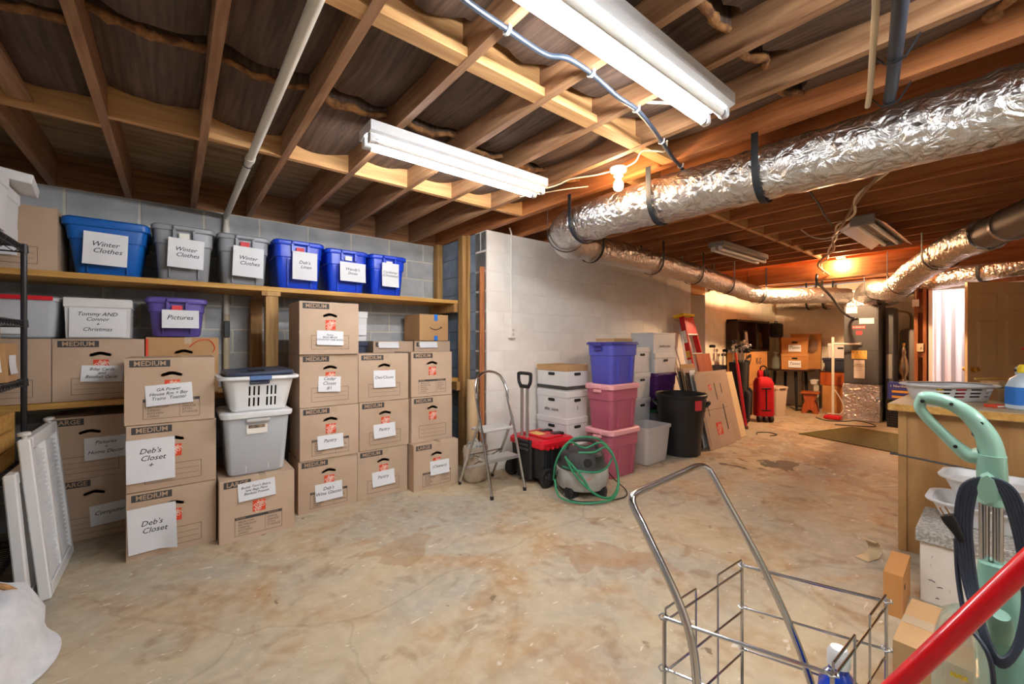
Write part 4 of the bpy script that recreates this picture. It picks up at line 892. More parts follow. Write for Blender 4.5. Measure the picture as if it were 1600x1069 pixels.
for s in (-1, 1):
    for z in (0.0, .1, .2): MB().bbox(s * .195 - .006, s * .195 + .006, -.32, .32, z, z + .085, .002).build('slat', PINE, t, 0)
    MB().bbox(-.2, .2, s * .33 - .008, s * .33 + .008, 0, .285, .002).build('end_board', PINE, t, 0)
MB().box(-.185, .185, -.32, .32, .0, .012).build('bottom_board', PINE, t, 0)
t = thing('jar', 'small white capped jar in the wooden crate', 'jar', (-0.76, 3.42, 0.6395)); MB().lathe([(.035, 0), (.04, .02), (.04, .2), (.03, .23), (.03, .25)], 14).build('jar_body', OFFWH, t); MB().lathe([(.034, .25), (.034, .285)], 14).build('jar_cap', WHITEP, t)

# ------------------------------------------------------------------ white louvred panels leaning by the rack
def shutter(label, y0, y1, hgt, xb, tilt, knobs):
    t = thing('louvred_panel', label, 'panel', (xb, (y0 + y1) / 2, 0.004), rot=(0, -tilt, 0)); w = (y1 - y0) / 2
    for s in (-1, 1): MB().bbox(-.022, .022, s * w - (.05 if s > 0 else 0), s * w + (.05 if s < 0 else 0), 0, hgt, .006).build('stile', WHITEP, t, 0)
    MB().bbox(-.02, .02, -.022, .022, .06, hgt - .06, .005).build('mullion', WHITEP, t, 0)
    for z in (0, hgt - .06): MB().bbox(-.022, .022, -w + .05, w - .05, z, z + .06, .005).build('rail', WHITEP, t, 0)
    n = int((hgt - .13) / .026); me = None
    for sd in (-1, 1):
        a, b = (-w + .052, -.024) if sd < 0 else (.024, w - .052)
        if me is None or True: me = MB().add([(-.012, a, .010), (.012, a, -.004), (.014, a, 0), (-.010, a, .014), (-.012, b, .010), (.012, b, -.004), (.014, b, 0), (-.010, b, .014)], [(0, 1, 2, 3), (7, 6, 5, 4), (0, 1, 5, 4), (1, 2, 6, 5), (2, 3, 7, 6), (3, 0, 4, 7)]).mesh('slat', WHITEP, 0)
        for k in range(n): link('slat', me, t, (0, 0, .07 + k * .026))
    if knobs:
        for y in (-w + .03, w - .06): MB().at(0, y, hgt).lathe([(.01, 0), (.01, .012), (.024, .016), (.024, .03), (.012, .034)], 14).build('knob', OFFWH, t)
    return t
shutter('front white louvred plastic panel with two round knobs leaning by the rack', 3.10, 3.72, 0.82, -0.50, 0.09, True)
shutter('rear white louvred plastic panel standing lower behind the knobbed one', 3.06, 3.80, 0.66, -0.566, 0.07, False)
bpy.context.view_layer.update()
# raise the front panel on the foot of the rear one as in the photograph
# ------------------------------------------------------------------ basket with white towels
t = thing('wicker_basket', 'round wicker basket with bent handle at the lower left edge', 'basket', (-0.70, 2.56, 0))
MB().lathe([(.17, 0), (.20, .02), (.225, .2), (.232, .21), (.222, .212), (.2, .06), (.05, .03)], 24).build('basket_wall', WICKER, t)
MB().tube([(.22 * math.cos(a), .06 * math.cos(a), .2 + .17 * math.sin(a)) for a in [PI * k / 14 for k in range(15)]], .011, 8).build('handle', WICKER, t)
t = thing('white_towel', 'white terry towel spilling over the wicker basket', 'towel', (-0.66, 2.555, 0.0))
n = 22; vs = []; fs = []
for j in range(n + 1):
    for i in range(n + 1):
        u, v = i / n * 2 - 1, j / n * 2 - 1; x, y = u * math.sqrt(1 - v * v / 2) * .33, v * math.sqrt(1 - u * u / 2) * .33; rr = math.hypot(x * .9, y)
        hgt = .30 - .9 * max(0, rr - .17) ** 1.0 - 2.0 * max(0, rr - .22) ** 1.3 + .035 * mnoise.noise((x * 7, y * 7, 1)) + .02 * mnoise.noise((x * 18, y * 18, 3))
        if x > .17: hgt -= (x - .17) * 1.2
        vs.append((x * (1 - .12 * (hgt < .15)), y, max(.012, hgt)))
for j in range(n):
    for i in range(n): k = j * (n + 1) + i; fs.append((k, k + 1, k + n + 2, k + n + 1))
o = MB().add(vs, fs).build('towel_cloth', TOWEL, t, 80); md = o.modifiers.new('thick', 'SOLIDIFY'); md.thickness = .008; md.offset = -1
# ================================================================== MIDDLE OF THE ROOM
# folding step stool
t = thing('step_stool', 'folding chrome two-step stool with arched handrail', 'step stool', (2.215, 3.02, 0))
fl_, fr_, bl_, br_ = (-0.178, -0.24), (0.178, -0.24), (-0.178, 0.245), (0.19, 0.255)
def lerp(a, b, k): return tuple(a[i] + (b[i] - a[i]) * k for i in range(3))
FT = [(-.178, -.24, 0.02), (-.176, -.10, .5), (-.17, .0, .80)]
arch = [(-.172, .0, .84), (-.155, .03, .93), (-.11, .05, 1.0), (0, .065, 1.035), (.11, .05, 1.0), (.155, .03, .93), (.172, .0, .84)]
MB().tube(smoothline(FT + arch + [(.17, .0, .80), (.176, -.10, .5), (.178, -.24, .02)], 5), .0125, 10).build('front_frame', CHROME, t)
for s in (-1, 1):
    MB().tube([(s * .185, .25, .02), (s * .183, -.065, .62)], .011, 10).build('rear_leg', CHROME, t)
    MB().tube([(s * .178, -.238, 0), (s * .178, -.236, .03)], .0155, 10).build('foot_cap', RUBBER, t); MB().tube([(s * .185, .251, 0), (s * .185, .249, .03)], .014, 10).build('foot_cap', RUBBER, t)
    MB().band([(s * .168, -.16, .29), (s * .17, .19, .16)], (0, 0, 1), .02, .004).build('side_brace', ALUM, t, 0)
MB().bbox(-.165, .165, -.175, -.02, .275, .305, .006).build('tread', ALUM, t, 0)
MB().bbox(-.16, .16, -.10, .10, .52, .545, .006).build('tread', LTGREY, t, 0)
for s in (-1, 1): MB().tube([(-s * .175, .09, .3), (s * .175, .12, .18)], .006, 6).build('cross_brace', CHROME, t)
for z in (.30,): MB().tube([(-.182, .105, z), (.182, .105, z)], .008, 8).build('stretcher', CHROME, t)
# sack of newspaper behind the stool
t = thing('rag_sack', 'pale cloth sack stuffed with newspaper behind the step stool', 'sack', (2.205, 3.27, 0))
n = 20; vs = []; fs = []; prof = [(.09, 0), (.115, .03), (.125, .12), (.12, .22), (.125, .30), (.115, .33), (.07, .31), (.02, .30)]
for r_, z in prof:
    for i in range(n):
        a = 2 * PI * i / n; k = 1 + .12 * mnoise.noise((math.cos(a) * 2, math.sin(a) * 2, z * 9)); vs.append((r_ * k * math.cos(a), r_ * k * .8 * math.sin(a), z))
for k in range(len(prof) - 1):
    for i in range(n): fs.append((k * n + i, k * n + (i + 1) % n, (k + 1) * n + (i + 1) % n, (k + 1) * n + i))
fs += [tuple(range(n)), tuple(range((len(prof) - 1) * n, len(prof) * n))]
MB().add(vs, fs).build('sack_cloth', SACK, t, 60)
for k in range(5):
    a = k * 1.3; vs = []; fs = []
    for j in range(5):
        for i in range(5):
            u, v = i / 4 - .5, j / 4 - .5; vs.append((.05 * math.cos(a) + u * .15, .04 * math.sin(a) + v * .12, .33 + .05 * (k % 2) + .06 * mnoise.noise((u * 3 + k, v * 3, k * 2.1)) - .25 * (u * u + v * v)))
    for j in range(4):
        for i in range(4): q = j * 5 + i; fs.append((q, q + 1, q + 6, q + 5))
    o = MB().add(vs, fs).build('newspaper', NEWS if k != 2 else CARD2, t, 60); md = o.modifiers.new('thick', 'SOLIDIFY'); md.thickness = .003
# rolling toolbox
t = thing('rolling_toolbox', 'black rolling toolbox with red lid and telescopic handle', 'toolbox', (2.755, 2.95, 0))
MB().loft([(.045, .165, .20, .02), (.06, .185, .215, .025), (.34, .205, .225, .03)], 3).build('toolbox_body', BLACKP, t)
for k in range(5): MB().bbox(-.16 + .08 * k - .008, -.16 + .08 * k + .008, -.232, -.205, .08, .33, .003).build('body_rib', BLACKP, t, 0)
MB().loft([(.335, .212, .232, .03), (.345, .22, .238, .035), (.385, .22, .238, .035), (.41, .195, .215, .03), (.405, .15, .17, .02)], 3).build('lid', REDP, t)
MB().bbox(-.10, .12, -.16, .16, .402, .422, .008).build('lid_panel', REDP, t, 0)
MB().bbox(-.08, .02, -.04, .10, .421, .424, .001).build('lid_sticker', LABELY, t, 0)
for y in (-.08, .08): MB().bbox(.06, .19, y - .035, y + .035, .405, .43, .006).build('latch', BLACKP, t, 0)
for k in range(6): MB().bbox(-.16 + .06 * k, -.13 + .06 * k, -.243, -.225, .325, .35, .003).build('lid_tooth', REDP, t, 0)
for s in (-1, 1):
    w = MB().at(-.165, s * .245, .085, rx=PI / 2).lathe([(.03, -.018), (.078, -.02), (.085, -.014), (.085, .014), (.078, .02), (.03, .018)], 24).build('wheel', RUBBER, t)
    MB().at(-.165, s * .262, .085, rx=PI / 2).lathe([(.055, -.006), (.058, 0), (.02, .006), (.008, .01)], 18).build('hub', CHARP, w)
    for k in range(6):
        a = k * PI / 3; MB().at(-.165, s * .268, .085, rx=PI / 2).band([(.018 * math.cos(a), .018 * math.sin(a), 0), (.052 * math.cos(a), .052 * math.sin(a), 0)], (0, 0, 1), .006, .008).build('spoke', BLACKP, w)
MB().bbox(-.235, -.20, -.10, .10, .04, .40, .01).build('handle_housing', BLACKP, t, 0)
for z in (.30, .34, .38): MB().bbox(-.242, -.2, -.06, .06, z, z + .02, .004).build('housing_ring', CHARP, t, 0)
MB().bbox(-.24, -.205, -.06, .06, .40, .42, .004).build('collar', REDP, t, 0)
for s in (-1, 1): MB().bbox(-.232, -.208, s * .038 - .012, s * .038 + .012, .38, .90, .003).build('handle_bar', ALUM, t, 0)
MB().tube(smoothline([(-.22, -.05, .885), (-.22, -.08, .93), (-.22, -.085, .99), (-.22, -.07, 1.008), (-.22, .07, 1.008), (-.22, .085, .99), (-.22, .08, .93), (-.22, .05, .885)], 4), .016, 10).build('grip', BLACKP, t)
MB().bbox(-.237, -.203, -.06, .06, .872, .905, .006).build('grip_bridge', BLACKP, t, 0)
# wet-dry vacuum with green hose
t = thing('shop_vacuum', 'squat black and grey wet-dry vacuum wound with green hose', 'vacuum', (2.77, 2.455, 0), -0.6)
MB().lathe([(.17, .05), (.205, .06), (.225, .10), (.225, .13), (.228, .135), (.222, .22), (.205, .235)], 28).build('drum', mat('drum_plastic', srgb(196, 200, 202), .5, col2=srgb(168, 160, 150), nscale=7), t)
for k in range(4):
    a = PI / 4 + k * PI / 2; MB().at(.17 * math.cos(a), .17 * math.sin(a), 0, rz=a).loft([(0, .055, .04, .02), (.05, .06, .045, .02), (.085, .05, .035, .02)], 3).build('caster_foot', BLACKP, t)
MB().lathe([(.215, .225), (.215, .24), (.195, .25), (.185, .34), (.165, .365), (.10, .375), (.02, .378)], 28).build('motor_head', CHARP, t)
MB().at(0, -.185, .30, rx=PI / 2).lathe([(.035, 0), (.035, .012), (.028, .014), (.02, .012)], 18).build('port', BLACKP, t)
for k in range(5): MB().at(.105, -.15, .275 + k * .014, rz=.6).bbox(-.04, .04, -.008, .006, 0, .006, .001).build('vent_slot', BLACKP, t, 0)
MB().tube(smoothline([(-.13, 0, .355), (-.125, 0, .41), (-.06, 0, .445), (.06, 0, .445), (.125, 0, .41), (.13, 0, .355)], 5), .017, 10).build('carry_handle', CHARP, t)
lettering('6.5', .03, ORANGE, t, (0, -.2295, .175))
hz = thing('garden_hose', 'thin green hose coiled loosely around the wet-dry vacuum', 'hose', (2.77, 2.455, 0), -0.6)
L = [[(-.26, -.05, .12), (-.25, -.12, .30), (-.15, -.14, .46), (0, -.10, .40), (.13, -.13, .45), (.24, -.13, .32), (.27, -.17, .15), (.2, -.27, .04), (.05, -.32, .02), (-.12, -.31, .02), (-.25, -.24, .05), (-.27, -.16, .16)],
     [(-.19, -.19, .36), (-.12, -.235, .22), (.0, -.27, .10), (.12, -.28, .04), (.24, -.2, .05), (.29, -.08, .18), (.24, -.05, .36), (.1, -.06, .475), (-.1, -.08, .475), (-.19, -.14, .40)],
     [(-.17, -.2, .33), (-.06, -.243, .20), (.02, -.27, .08), (.16, -.26, .03), (.27, -.15, .10), (.26, -.12, .28), (.17, -.14, .41), (.05, -.2, .39), (-.08, -.2, .39)],
     [(-.2, -.14, .26), (-.1, -.225, .25), (.04, -.238, .235), (.16, -.18, .25), (.24, -.08, .3)]]
for p in L: MB().tube(smoothline(p, 6), .0085, 8).build('hose_loop', GREENH, hz)
cd = cable('thin black cord looped around the foot of the wet-dry vacuum', [(2.58, 2.56, .2), (2.50, 2.50, .1), (2.52, 2.36, .012), (2.66, 2.2, .010), (2.9, 2.12, .010), (3.05, 2.2, .012), (3.06, 2.34, .08), (3.0, 2.42, .2)], .005, RUBBER, name='power_cord', cat='cord')

# three stacked totes
def stack(label, z, h, mb, ml, w=.48, d=.345, lid=.055): 
    return tote('storage_tote', label, 3.392, 2.605, z, w, d, h, mb, ml, latch=False, side_latch=True, lid_h=lid, taper=.87, group='stacked totes by the vacuum')
stack('bottom rose tote with pink lid in the stack of three', 0, .47, ROSE, PINK)
stack('middle rose tote with pink lid under the periwinkle tote', .462, .44, ROSE, PINK)
stack('periwinkle blue tote on top of the two rose totes', .894, .41, PERI, NAVY, w=.46, d=.335, lid=.03)
t = thing('cardboard_tray', 'flat kraft tray lying on the periwinkle tote', 'tray', (3.44, 2.62, 1.305)); MB().bbox(-.15, .15, -.11, .11, 0, .012, .002).build('tray_base', CARD2, t, 0)
for s in (-1, 1): MB().box(-.15, .15, s * .11 - .002, s * .11 + .002, 0, .03).build('tray_side', CARD2, t, 0); MB().box(s * .15 - .002, s * .15 + .002, -.11, .11, 0, .03).build('tray_end', CARD2, t, 0)
# file boxes against the white wall
g = 'file boxes by the white wall'
filebox('brown-lidded top file box of the stack by the white wall', 3.19, 3.105, .80, .32, .44, .265, ml=CARD2, m=WHITEBOX, band=INK, group=g, front='xy')
filebox('second file box from the top with a large S, by the white wall', 3.19, 3.105, .532, .32, .44, .267, txt='S', sidetxt='elite  store', group=g, front='xy')
filebox('third file box from the top with green side print, by the white wall', 3.19, 3.105, .266, .32, .44, .265, sidetxt='BANKERS BOX', group=g, front='xy')
filebox('bottom file box of the stack behind the toolbox', 3.19, 3.105, 0, .32, .44, .265, group=g, front='xy')
g = 'file boxes behind the periwinkle tote'
filebox('topmost white file box with printed logo behind the periwinkle tote', 4.92, 3.12, 1.155, .52, .34, .262, txt='bankers box', hole=False, group=g, front='xy', lid_h=.02)
filebox('white file box on the dark purple tote', 4.94, 3.12, .905, .50, .34, .249, group=g, front='xy')
tote('storage_tote', 'dark purple tote behind the black trash can', 4.94, 3.10, .455, .50, .36, .449, DKPURPLE, DKPURPLE, side_latch=True, latch=True)
tote('storage_tote', 'green-lidded tote on the floor under the dark purple one', 4.94, 3.11, 0, .50, .36, .452, GREYB, GREENP, latch=True)
for k in range(4):
    filebox(['bottom', 'second lowest', 'second highest', 'top'][k] + ' white file box of the narrow column left of the purple tote', 4.47, 3.14, k * .31, .34, .32, .305, group=g, front='xy', m=WHITEBOX if k else LTGREY)
# light grey waste bin
t = thing('waste_bin', 'light grey rectangular waste bin beside the black trash can', 'bin', (4.03, 2.64, 0))
MB().loft([(0, .185, .12, .03), (.01, .195, .13, .035), (.37, .228, .158, .04), (.37, .240, .17, .045), (.40, .242, .172, .045), (.402, .226, .156, .04), (.35, .218, .148, .038), (.03, .185, .12, .03), (.028, .1, .06, .03)], 5).build('bin_body', LTGREY, t)
# black round trash can
t = thing('trash_can', 'tall round black trash can with red sticker', 'trash can', (4.62, 2.57, 0), -1.05)
MB().lathe([(.20, 0), (.215, .012), (.225, .30), (.262, .50), (.268, .52), (.272, .66), (.285, .665), (.288, .695), (.28, .705), (.262, .69), (.255, .5), (.205, .03), (.02, .025)], 36).build('can_body', BLACKP, t)
for s in (-1, 1): MB().tube(smoothline([(s * .262, -.07, .56), (s * .30, -.06, .60), (s * .305, 0, .61), (s * .30, .06, .60), (s * .262, .07, .56)], 4), .014, 8).build('handle', BLACKP, t)
q = MB(); vs = [];
for i in range(5):
    a = -PI / 2 + .55 + i * .09; vs += [(.2735 * math.cos(a), .2735 * math.sin(a), .535), (.2755 * math.cos(a), .2755 * math.sin(a), .645)]
q.add(vs, [(2 * i, 2 * i + 2, 2 * i + 3, 2 * i + 1) for i in range(4)]).build('sticker', LABELR, t)
# leaning flat cartons and boards
def leaner(name, label, cat, x0, x1, yb, lean, hgt, thick, m, rx=0.0, prints=None, group=None, z=0.004):
    t = thing(name, label, cat, ((x0 + x1) / 2, yb, z), rot=(-lean, rx, 0), group=group); w = (x1 - x0) / 2
    MB().bbox(-w, w, 0, thick, 0, hgt, .002).build('panel', m, t, 0)
    if prints:
        bars(t, [(-w * .55, -w * .5, hgt * .42, hgt * .75), (w * .3, w * .36, hgt * .62, hgt * .85), (w * .62, w * .70, hgt * .2, hgt * .55), (w * .78, w * .84, hgt * .70, hgt * .84)] + [(-w * .9, -w * .88, .05, hgt * .5)], 0, INK, 'print_marks')
        for (cx, cz, s_) in ((0.0, hgt * .24, .075), (-.02, hgt * .80, .035)):
            b = bars(t, [(cx - s_, cx + s_, cz - s_, cz + s_)], 0, ORANGE, 'logo'); lettering('THE\nHOME\nDEPOT', s_ * .65, WHITEINK, b, (cx, -.0014, cz), rot=(PI / 2, -.78, 0), space=.75)
        MB().box(-w, w, -.0008, .0, hgt * .5, hgt * .505).build('crease', CARDIN, t, 0)
    return t
leaner('flat_carton', 'flattened carton with orange logo leaning in front of the pile', 'cardboard', 4.98, 5.66, 2.39, .23, .92, .012, CARD, prints=True)
leaner('flat_carton', 'second flattened carton just behind the logo carton', 'cardboard', 5.08, 5.92, 2.43, .22, .94, .012, CARD, prints=False, group='flattened cartons')
leaner('foam_board', 'cream foam board at the right of the leaning cartons', 'board', 5.3, 6.16, 2.46, .22, .90, .016, FOAMB)
for k in range(5):
    leaner('flat_carton', ['grey-edged', 'brown', 'tan', 'dark-edged', 'rearmost'][k] + ' flattened carton in the pile behind the trash can', 'cardboard', 4.98 + .03 * k, 5.25 + .06 * k, 2.52 + .045 * k, .20, .93 + .05 * (k % 3), .010, (CARDIN, CARD, CARD2, CHARP, CARD)[k], group='flattened cartons')
leaner('plywood_sheet', 'orange-brown wood panel leaning below the red ladder', 'board', 5.48, 5.86, 2.60, .20, 1.16, .014, ORWOOD)
leaner('white_board', 'narrow white board standing in the cardboard pile', 'board', 5.02, 5.16, 2.49, .20, .96, .008, WHITEP)
# fibreglass step ladder
t = thing('step_ladder', 'red fibreglass step ladder with yellow top leaning on the wall', 'ladder', (6.02, 2.87, 0), rot=(-.22, 0, 0.05))
for s in (-1, 1):
    MB().add([(s * .24 - .012, -.03, 0), (s * .24 + .012, -.03, 0), (s * .24 + .012, .045, 0), (s * .24 - .012, .045, 0), (s * .14 - .012, -.03, 1.72), (s * .14 + .012, -.03, 1.72), (s * .14 + .012, .045, 1.72), (s * .14 - .012, .045, 1.72)],
             [(0, 3, 2, 1), (4, 5, 6, 7), (0, 1, 5, 4), (1, 2, 6, 5), (2, 3, 7, 6), (3, 0, 4, 7)]).build('front_rail', REDP, t, 0)
    MB().tube([(s * .21, .10, 0), (s * .115, .075, 1.68)], .014, 8).build('rear_rail', ALUM, t)
MB().bbox(-.19, .19, -.05, .12, 1.72, 1.76, .01).build('top_cap', YELLOW, t, 0)
for k in range(5): MB().bbox(-.235 + .019 * k, .235 - .019 * k, -.04, .04, .27 + .29 * k, .29 + .29 * k, .003).build('tread', ALUM, t, 0)
for z, m in ((1.32, LABELW), (1.10, LABELY), (1.0, LABELW)): MB().at(-.155 - .012 - (1.72 - z) * .058, 0, z).box(-.0025, -.001, -.025, .04, 0, .10 if m is LABELY else .18 if z > 1.2 else .07).build('sticker', m, t, 0)
MB().box(-.13, .13, -.033, -.03, 1.45, 1.70).build('spreader_panel', REDP, t, 0)
for k in range(3):
    cable(['leftmost', 'middle', 'rightmost'][k] + ' thin pole leaning on the wall left of the red ladder', [(5.5 + .08 * k, 2.86, 0.006), (5.56 + .07 * k, 3.33, 1.36 + .05 * k)], .008, (STEEL, CREAMP, ALUM)[k], 2, name='thin_pole', cat='pole')

# ================================================================== FAR CORNER
def golfbag(name, label, x, y, r, h, m, rz=0, tilt=0, clubs=6, wheels=False):
    t = thing(name, label, 'golf bag', (x, y, 0), rot=(tilt, 0, rz))
    MB().loft([(.03, r, r * .75, r * .6), (.05, r * 1.05, r * .8, r * .6), (h * .55, r * .98, r * .72, r * .6), (h, r * 1.05, r * .8, r * .65), (h, r * .9, r * .65, r * .5), (h - .05, r * .85, r * .6, r * .5)], 5).build('bag_body', m, t)
    MB().loft([(.02, r * 1.06, r * .82, r * .6), (.07, r * 1.08, r * .84, r * .6)], 5).build('bag_base', RUBBER, t)
    MB().at(0, -r * .78, 0).loft([(h * .12, r * .6, .04, .03), (h * .5, r * .62, .05, .03), (h * .55, r * .55, .02, .02)], 3).build('pocket', m, t)
    MB().tube(smoothline([(r * .9, -.03, h * .3), (r * 1.25, -.05, h * .5), (r * .95, -.03, h * .8)], 4), .012, 6).build('carry_strap', RUBBER, t)
    for k in range(clubs):
        a = 2 * PI * k / clubs; cx, cy = r * .5 * math.cos(a), r * .4 * math.sin(a); hz_ = h + .16 + .07 * (k % 3)
        c = MB().tube([(cx, cy, h * .6), (cx * 1.4, cy * 1.4, hz_)], .006, 6).build('club_shaft', CHROME, t)
        MB().at(cx * 1.4, cy * 1.4, hz_, rz=a).loft([(-.012, .045, .018, .015, .03, 0), (.02, .05, .022, .018, .03, 0), (.035, .03, .015, .012, .03, 0)], 3).build('club_head', CHROME if k % 2 else RUBBER, c)
    if wheels:
        for s in (-1, 1): MB().at(s * r * .75, -r * .8, .06, ry=PI / 2).lathe([(.03, -.02), (.06, -.022), (.06, .022), (.03, .02)], 16).build('wheel', RUBBER, t)
    return t
golfbag('golf_bag', 'black golf bag full of clubs left of the red travel cover', 6.95, 2.90, .15, .98, DARKIN, .2, 0, 8)
golfbag('golf_bag', 'second dark golf bag with clubs behind the red travel cover', 7.28, 2.99, .14, 1.0, RUBBER, .5, 0, 9)
golfbag('golf_bag', 'grey golf bag standing behind the red pole', 6.95, 3.2, .12, .92, mat('grey_nylon', srgb(96, 96, 100), .8), -.2, 0, 5)
t = thing('travel_bag', 'bright red golf travel cover on dark wheels', 'bag', (7.50, 2.74, 0), -0.8)
MB().loft([(.10, .155, .11, .05), (.14, .165, .12, .05), (.60, .16, .115, .05), (.68, .165, .12, .06), (.76, .13, .09, .05), (.79, .06, .05, .03)], 4).build('bag_body', REDF, t)
for z in (.20, .58): MB().bbox(-.09, .09, -.127, -.115, z, z + .02, .003).build('strap', RUBBER, t, 0)
MB().bbox(-.012, .012, -.126, -.115, .22, .58, .003).build('zip_flap', RUBBER, t, 0)
for s in (-1, 0, 1): MB().at(s * .11, -.07, .065, ry=PI / 2).lathe([(.02, -.03), (.06, -.03), (.065, 0), (.06, .03), (.02, .03)], 16).build('wheel', mat('brown_rubber', srgb(70, 54, 46), .7), t)
MB().tube(smoothline([(-.05, .0, .78), (-.06, 0, .92), (-.03, 0, .97), (.03, 0, .97), (.06, 0, .92), (.05, 0, .78)], 4), .013, 8).build('pull_handle', RUBBER, t)
for k in range(4): MB().at(-.08 + .055 * k, .02 * (k % 2), .77).lathe([(.03, 0), (.04, .05), (.035, .1), (.012, .14)], 10).build('club_cover', REDF if k < 2 else RUBBER, t)
t.scale = (.8, .9, .93)
t = thing('red_pole', 'long red tool handle leaning beside the golf bags', 'pole', (6.64, 2.66, 0.0), rot=(-.18, .12, 0))
MB().tube([(0, 0, .01), (0, 0, .98)], .022, 10).build('handle', REDP, t); MB().tube([(0, 0, .98), (0, 0, 1.16)], .016, 10).build('orange_tip', ORANGE, t); MB().at(0, 0, 0).bbox(-.05, .05, -.02, .02, .0, .05, .01).build('foot', BLACKP, t, 0)
t = thing('waste_bin', 'cream plastic waste bin with liner in front of the round table', 'bin', (8.32, 2.84, 0), -.3)
MB().loft([(0, .115, .095, .02), (.01, .12, .1, .025), (.48, .15, .125, .03), (.48, .158, .132, .03), (.51, .158, .132, .03), (.51, .14, .115, .03), (.45, .135, .11, .03), (.03, .1, .08, .02), (.03, .02, .02, .01)], 4).build('bin_body', BEIGEP, t)
for k in range(5): MB().at(-.06 + .03 * k, -.134, .455).box(-.01, .01, -.002, .004, 0, .035).build('rim_slot', CARDIN, t, 0)
# round dark table with file boxes
t = thing('round_table', 'round dark wood table in the far corner under brown file boxes', 'table', (9.38, 2.95, 0))
MB().lathe([(.38, .745), (.40, .75), (.40, .775), (.39, .78)], 32).build('table_top', DKWOOD, t)
for a in (.6, 2.2, 3.8, 5.3): MB().tube([(.3 * math.cos(a), .3 * math.sin(a), 0), (.26 * math.cos(a), .26 * math.sin(a), .745)], [.02, .028], 8).build('leg', RUBBER, t)
for k in range(2): filebox(('lower', 'upper')[k] + ' brown file box with white label on the round table', 9.33, 2.88, .78 + k * .302, .44, .36, .30, -1.15, m=CARD3, note=dict(t='Taxes', w=.2, h=.13, z=.1), group='brown file boxes on the round table')
t = thing('clear_bag_bundle', 'crumpled clear plastic bag on a tan board behind the file boxes', 'bag', (9.66, 2.66, .78))
MB().box(-.04, .0, -.15, .35, 0, .68).build('tan_board', CARD3, t, 0)
MB().lathe([(.05, .30), (.11, .36), (.12, .5), (.08, .62), (.03, .68)], 12).build('plastic_bag', BAGCLR, t)
t = thing('plastic_jug', 'clear water jug at the left end of the file boxes', 'jug', (9.15, 3.12, .78)); MB().lathe([(.06, 0), (.07, .02), (.07, .2), (.03, .27), (.03, .3)], 14).build('jug_body', TANK, t); MB().lathe([(.033, .3), (.033, .325)], 12).build('jug_cap', WHITEP, t)
t = thing('wood_stool', 'orange varnished stool with shaped ends under the round table', 'stool', (9.12, 2.54, 0), .2)
for s in (-1, 1): MB().at(s * .13, 0, 0, rz=PI / 2).prism([(-.13, 0), (-.05, 0), (-.04, .05), (0, .07), (.04, .05), (.05, 0), (.13, 0), (.10, .16), (.07, .22), (.11, .36), (-.11, .36), (-.07, .22), (-.10, .16)], -.012, .012).build('end_board', ORWOOD, t, 0)
MB().bbox(-.18, .18, -.14, .14, .36, .385, .005).build('seat_board', ORWOOD, t, 0); MB().bbox(-.12, .12, -.012, .012, .2, .26, .003).build('stretcher', ORWOOD, t, 0)
t = thing('tan_bucket', 'tan cylindrical canister beneath the round table', 'canister', (9.0, 3.02, 0)); MB().lathe([(.10, 0), (.11, .02), (.11, .42), (.105, .43)], 18).build('canister_body', BRPAPER, t); MB().lathe([(.114, .42), (.114, .46), (.1, .465)], 18).build('canister_lid', CREAMP, t)
for k, (x, y, hgt, m) in enumerate(((9.0, 3.27, 1.0, ALUM), (8.86, 3.24, .86, WHITEP), (8.74, 3.2, .92, CHARP))):
    t = thing('umbrella_pole', ('silver', 'white', 'charcoal')[k] + ' rolled shaft standing between golf bags and table', 'pole', (x, y, 0), rot=(-.05, .03 * k, 0)); MB().tube([(0, 0, 0), (0, 0, hgt * .6), (0, 0, hgt)], [.03, .035, .018], 10).build('shaft', m, t); MB().tube([(0, 0, hgt), (0, 0, hgt + .05)], .012, 8).build('tip', BLACKP, t)
# hutch on cartons by the painted wall
t = thing('dark_hutch', 'dark brown open cabinet set on a carton by the cream wall', 'cabinet', (8.33, 3.285, 1.13))
for b in ((-.72, -.69, -.09, .09, 0, .57), (.69, .72, -.09, .09, 0, .57), (-.72, .72, -.09, .09, 0, .035), (-.72, .72, -.09, .09, .53, .565), (-.72, .72, .078, .09, .03, .54), (.10, .125, -.085, .085, .03, .53)): part('cabinet_board', DKWOOD, t, b)
for k, (x, a) in enumerate(((-.6, .1), (-.35, .25), (-.22, .3), (.35, -.1), (.55, .2))):
    tt = thing('picture_frame', ('leftmost', 'second', 'third', 'fourth', 'rightmost')[k] + ' framed picture standing in the dark cabinet', 'frame', (8.33 + x * .85, 3.255 - (.05 if k == 1 else 0), 1.1675), rot=(-.08, 0, a * .3), group='frames in the dark cabinet')
    MB().bbox(-.09, .09, -.01, .01, 0, .34, .004).build('frame_border', (DKWOOD, CHARP, SATINM, BLACKP, DKWOOD)[k], tt, 0); MB().box(-.065, .065, -.0125, -.01, .03, .31).build('picture', (SATINM, OFFWH, OFFWH, CHARP, BRASS)[k], tt, 0)
swoosh_carton = carton('tan carton with dark swoosh print under the dark cabinet', 7.62, 3.10, .55, w=1.05, d=.27, h=.575, size=None, panel=None, logo=False, hole=False, m=CARD3, group='cartons in the far corner')
MB().band(smoothline([(-.48, -.1358, .40), (-.36, -.1358, .48), (-.2, -.1358, .50), (-.26, -.1358, .38), (-.34, -.1358, .30)], 5), (0, .0, 1), .06, .001).build('swoosh_print', RUBBER, swoosh_carton)
lettering('K-S', .16, INK, swoosh_carton, (.12, -.1362, .40), weight=.004)
carton('lower tan carton hidden behind the golf bags', 7.62, 3.10, 0, w=1.05, d=.27, h=.548, size=None, panel=None, logo=False, hole=False, m=CARD3, group='cartons in the far corner')
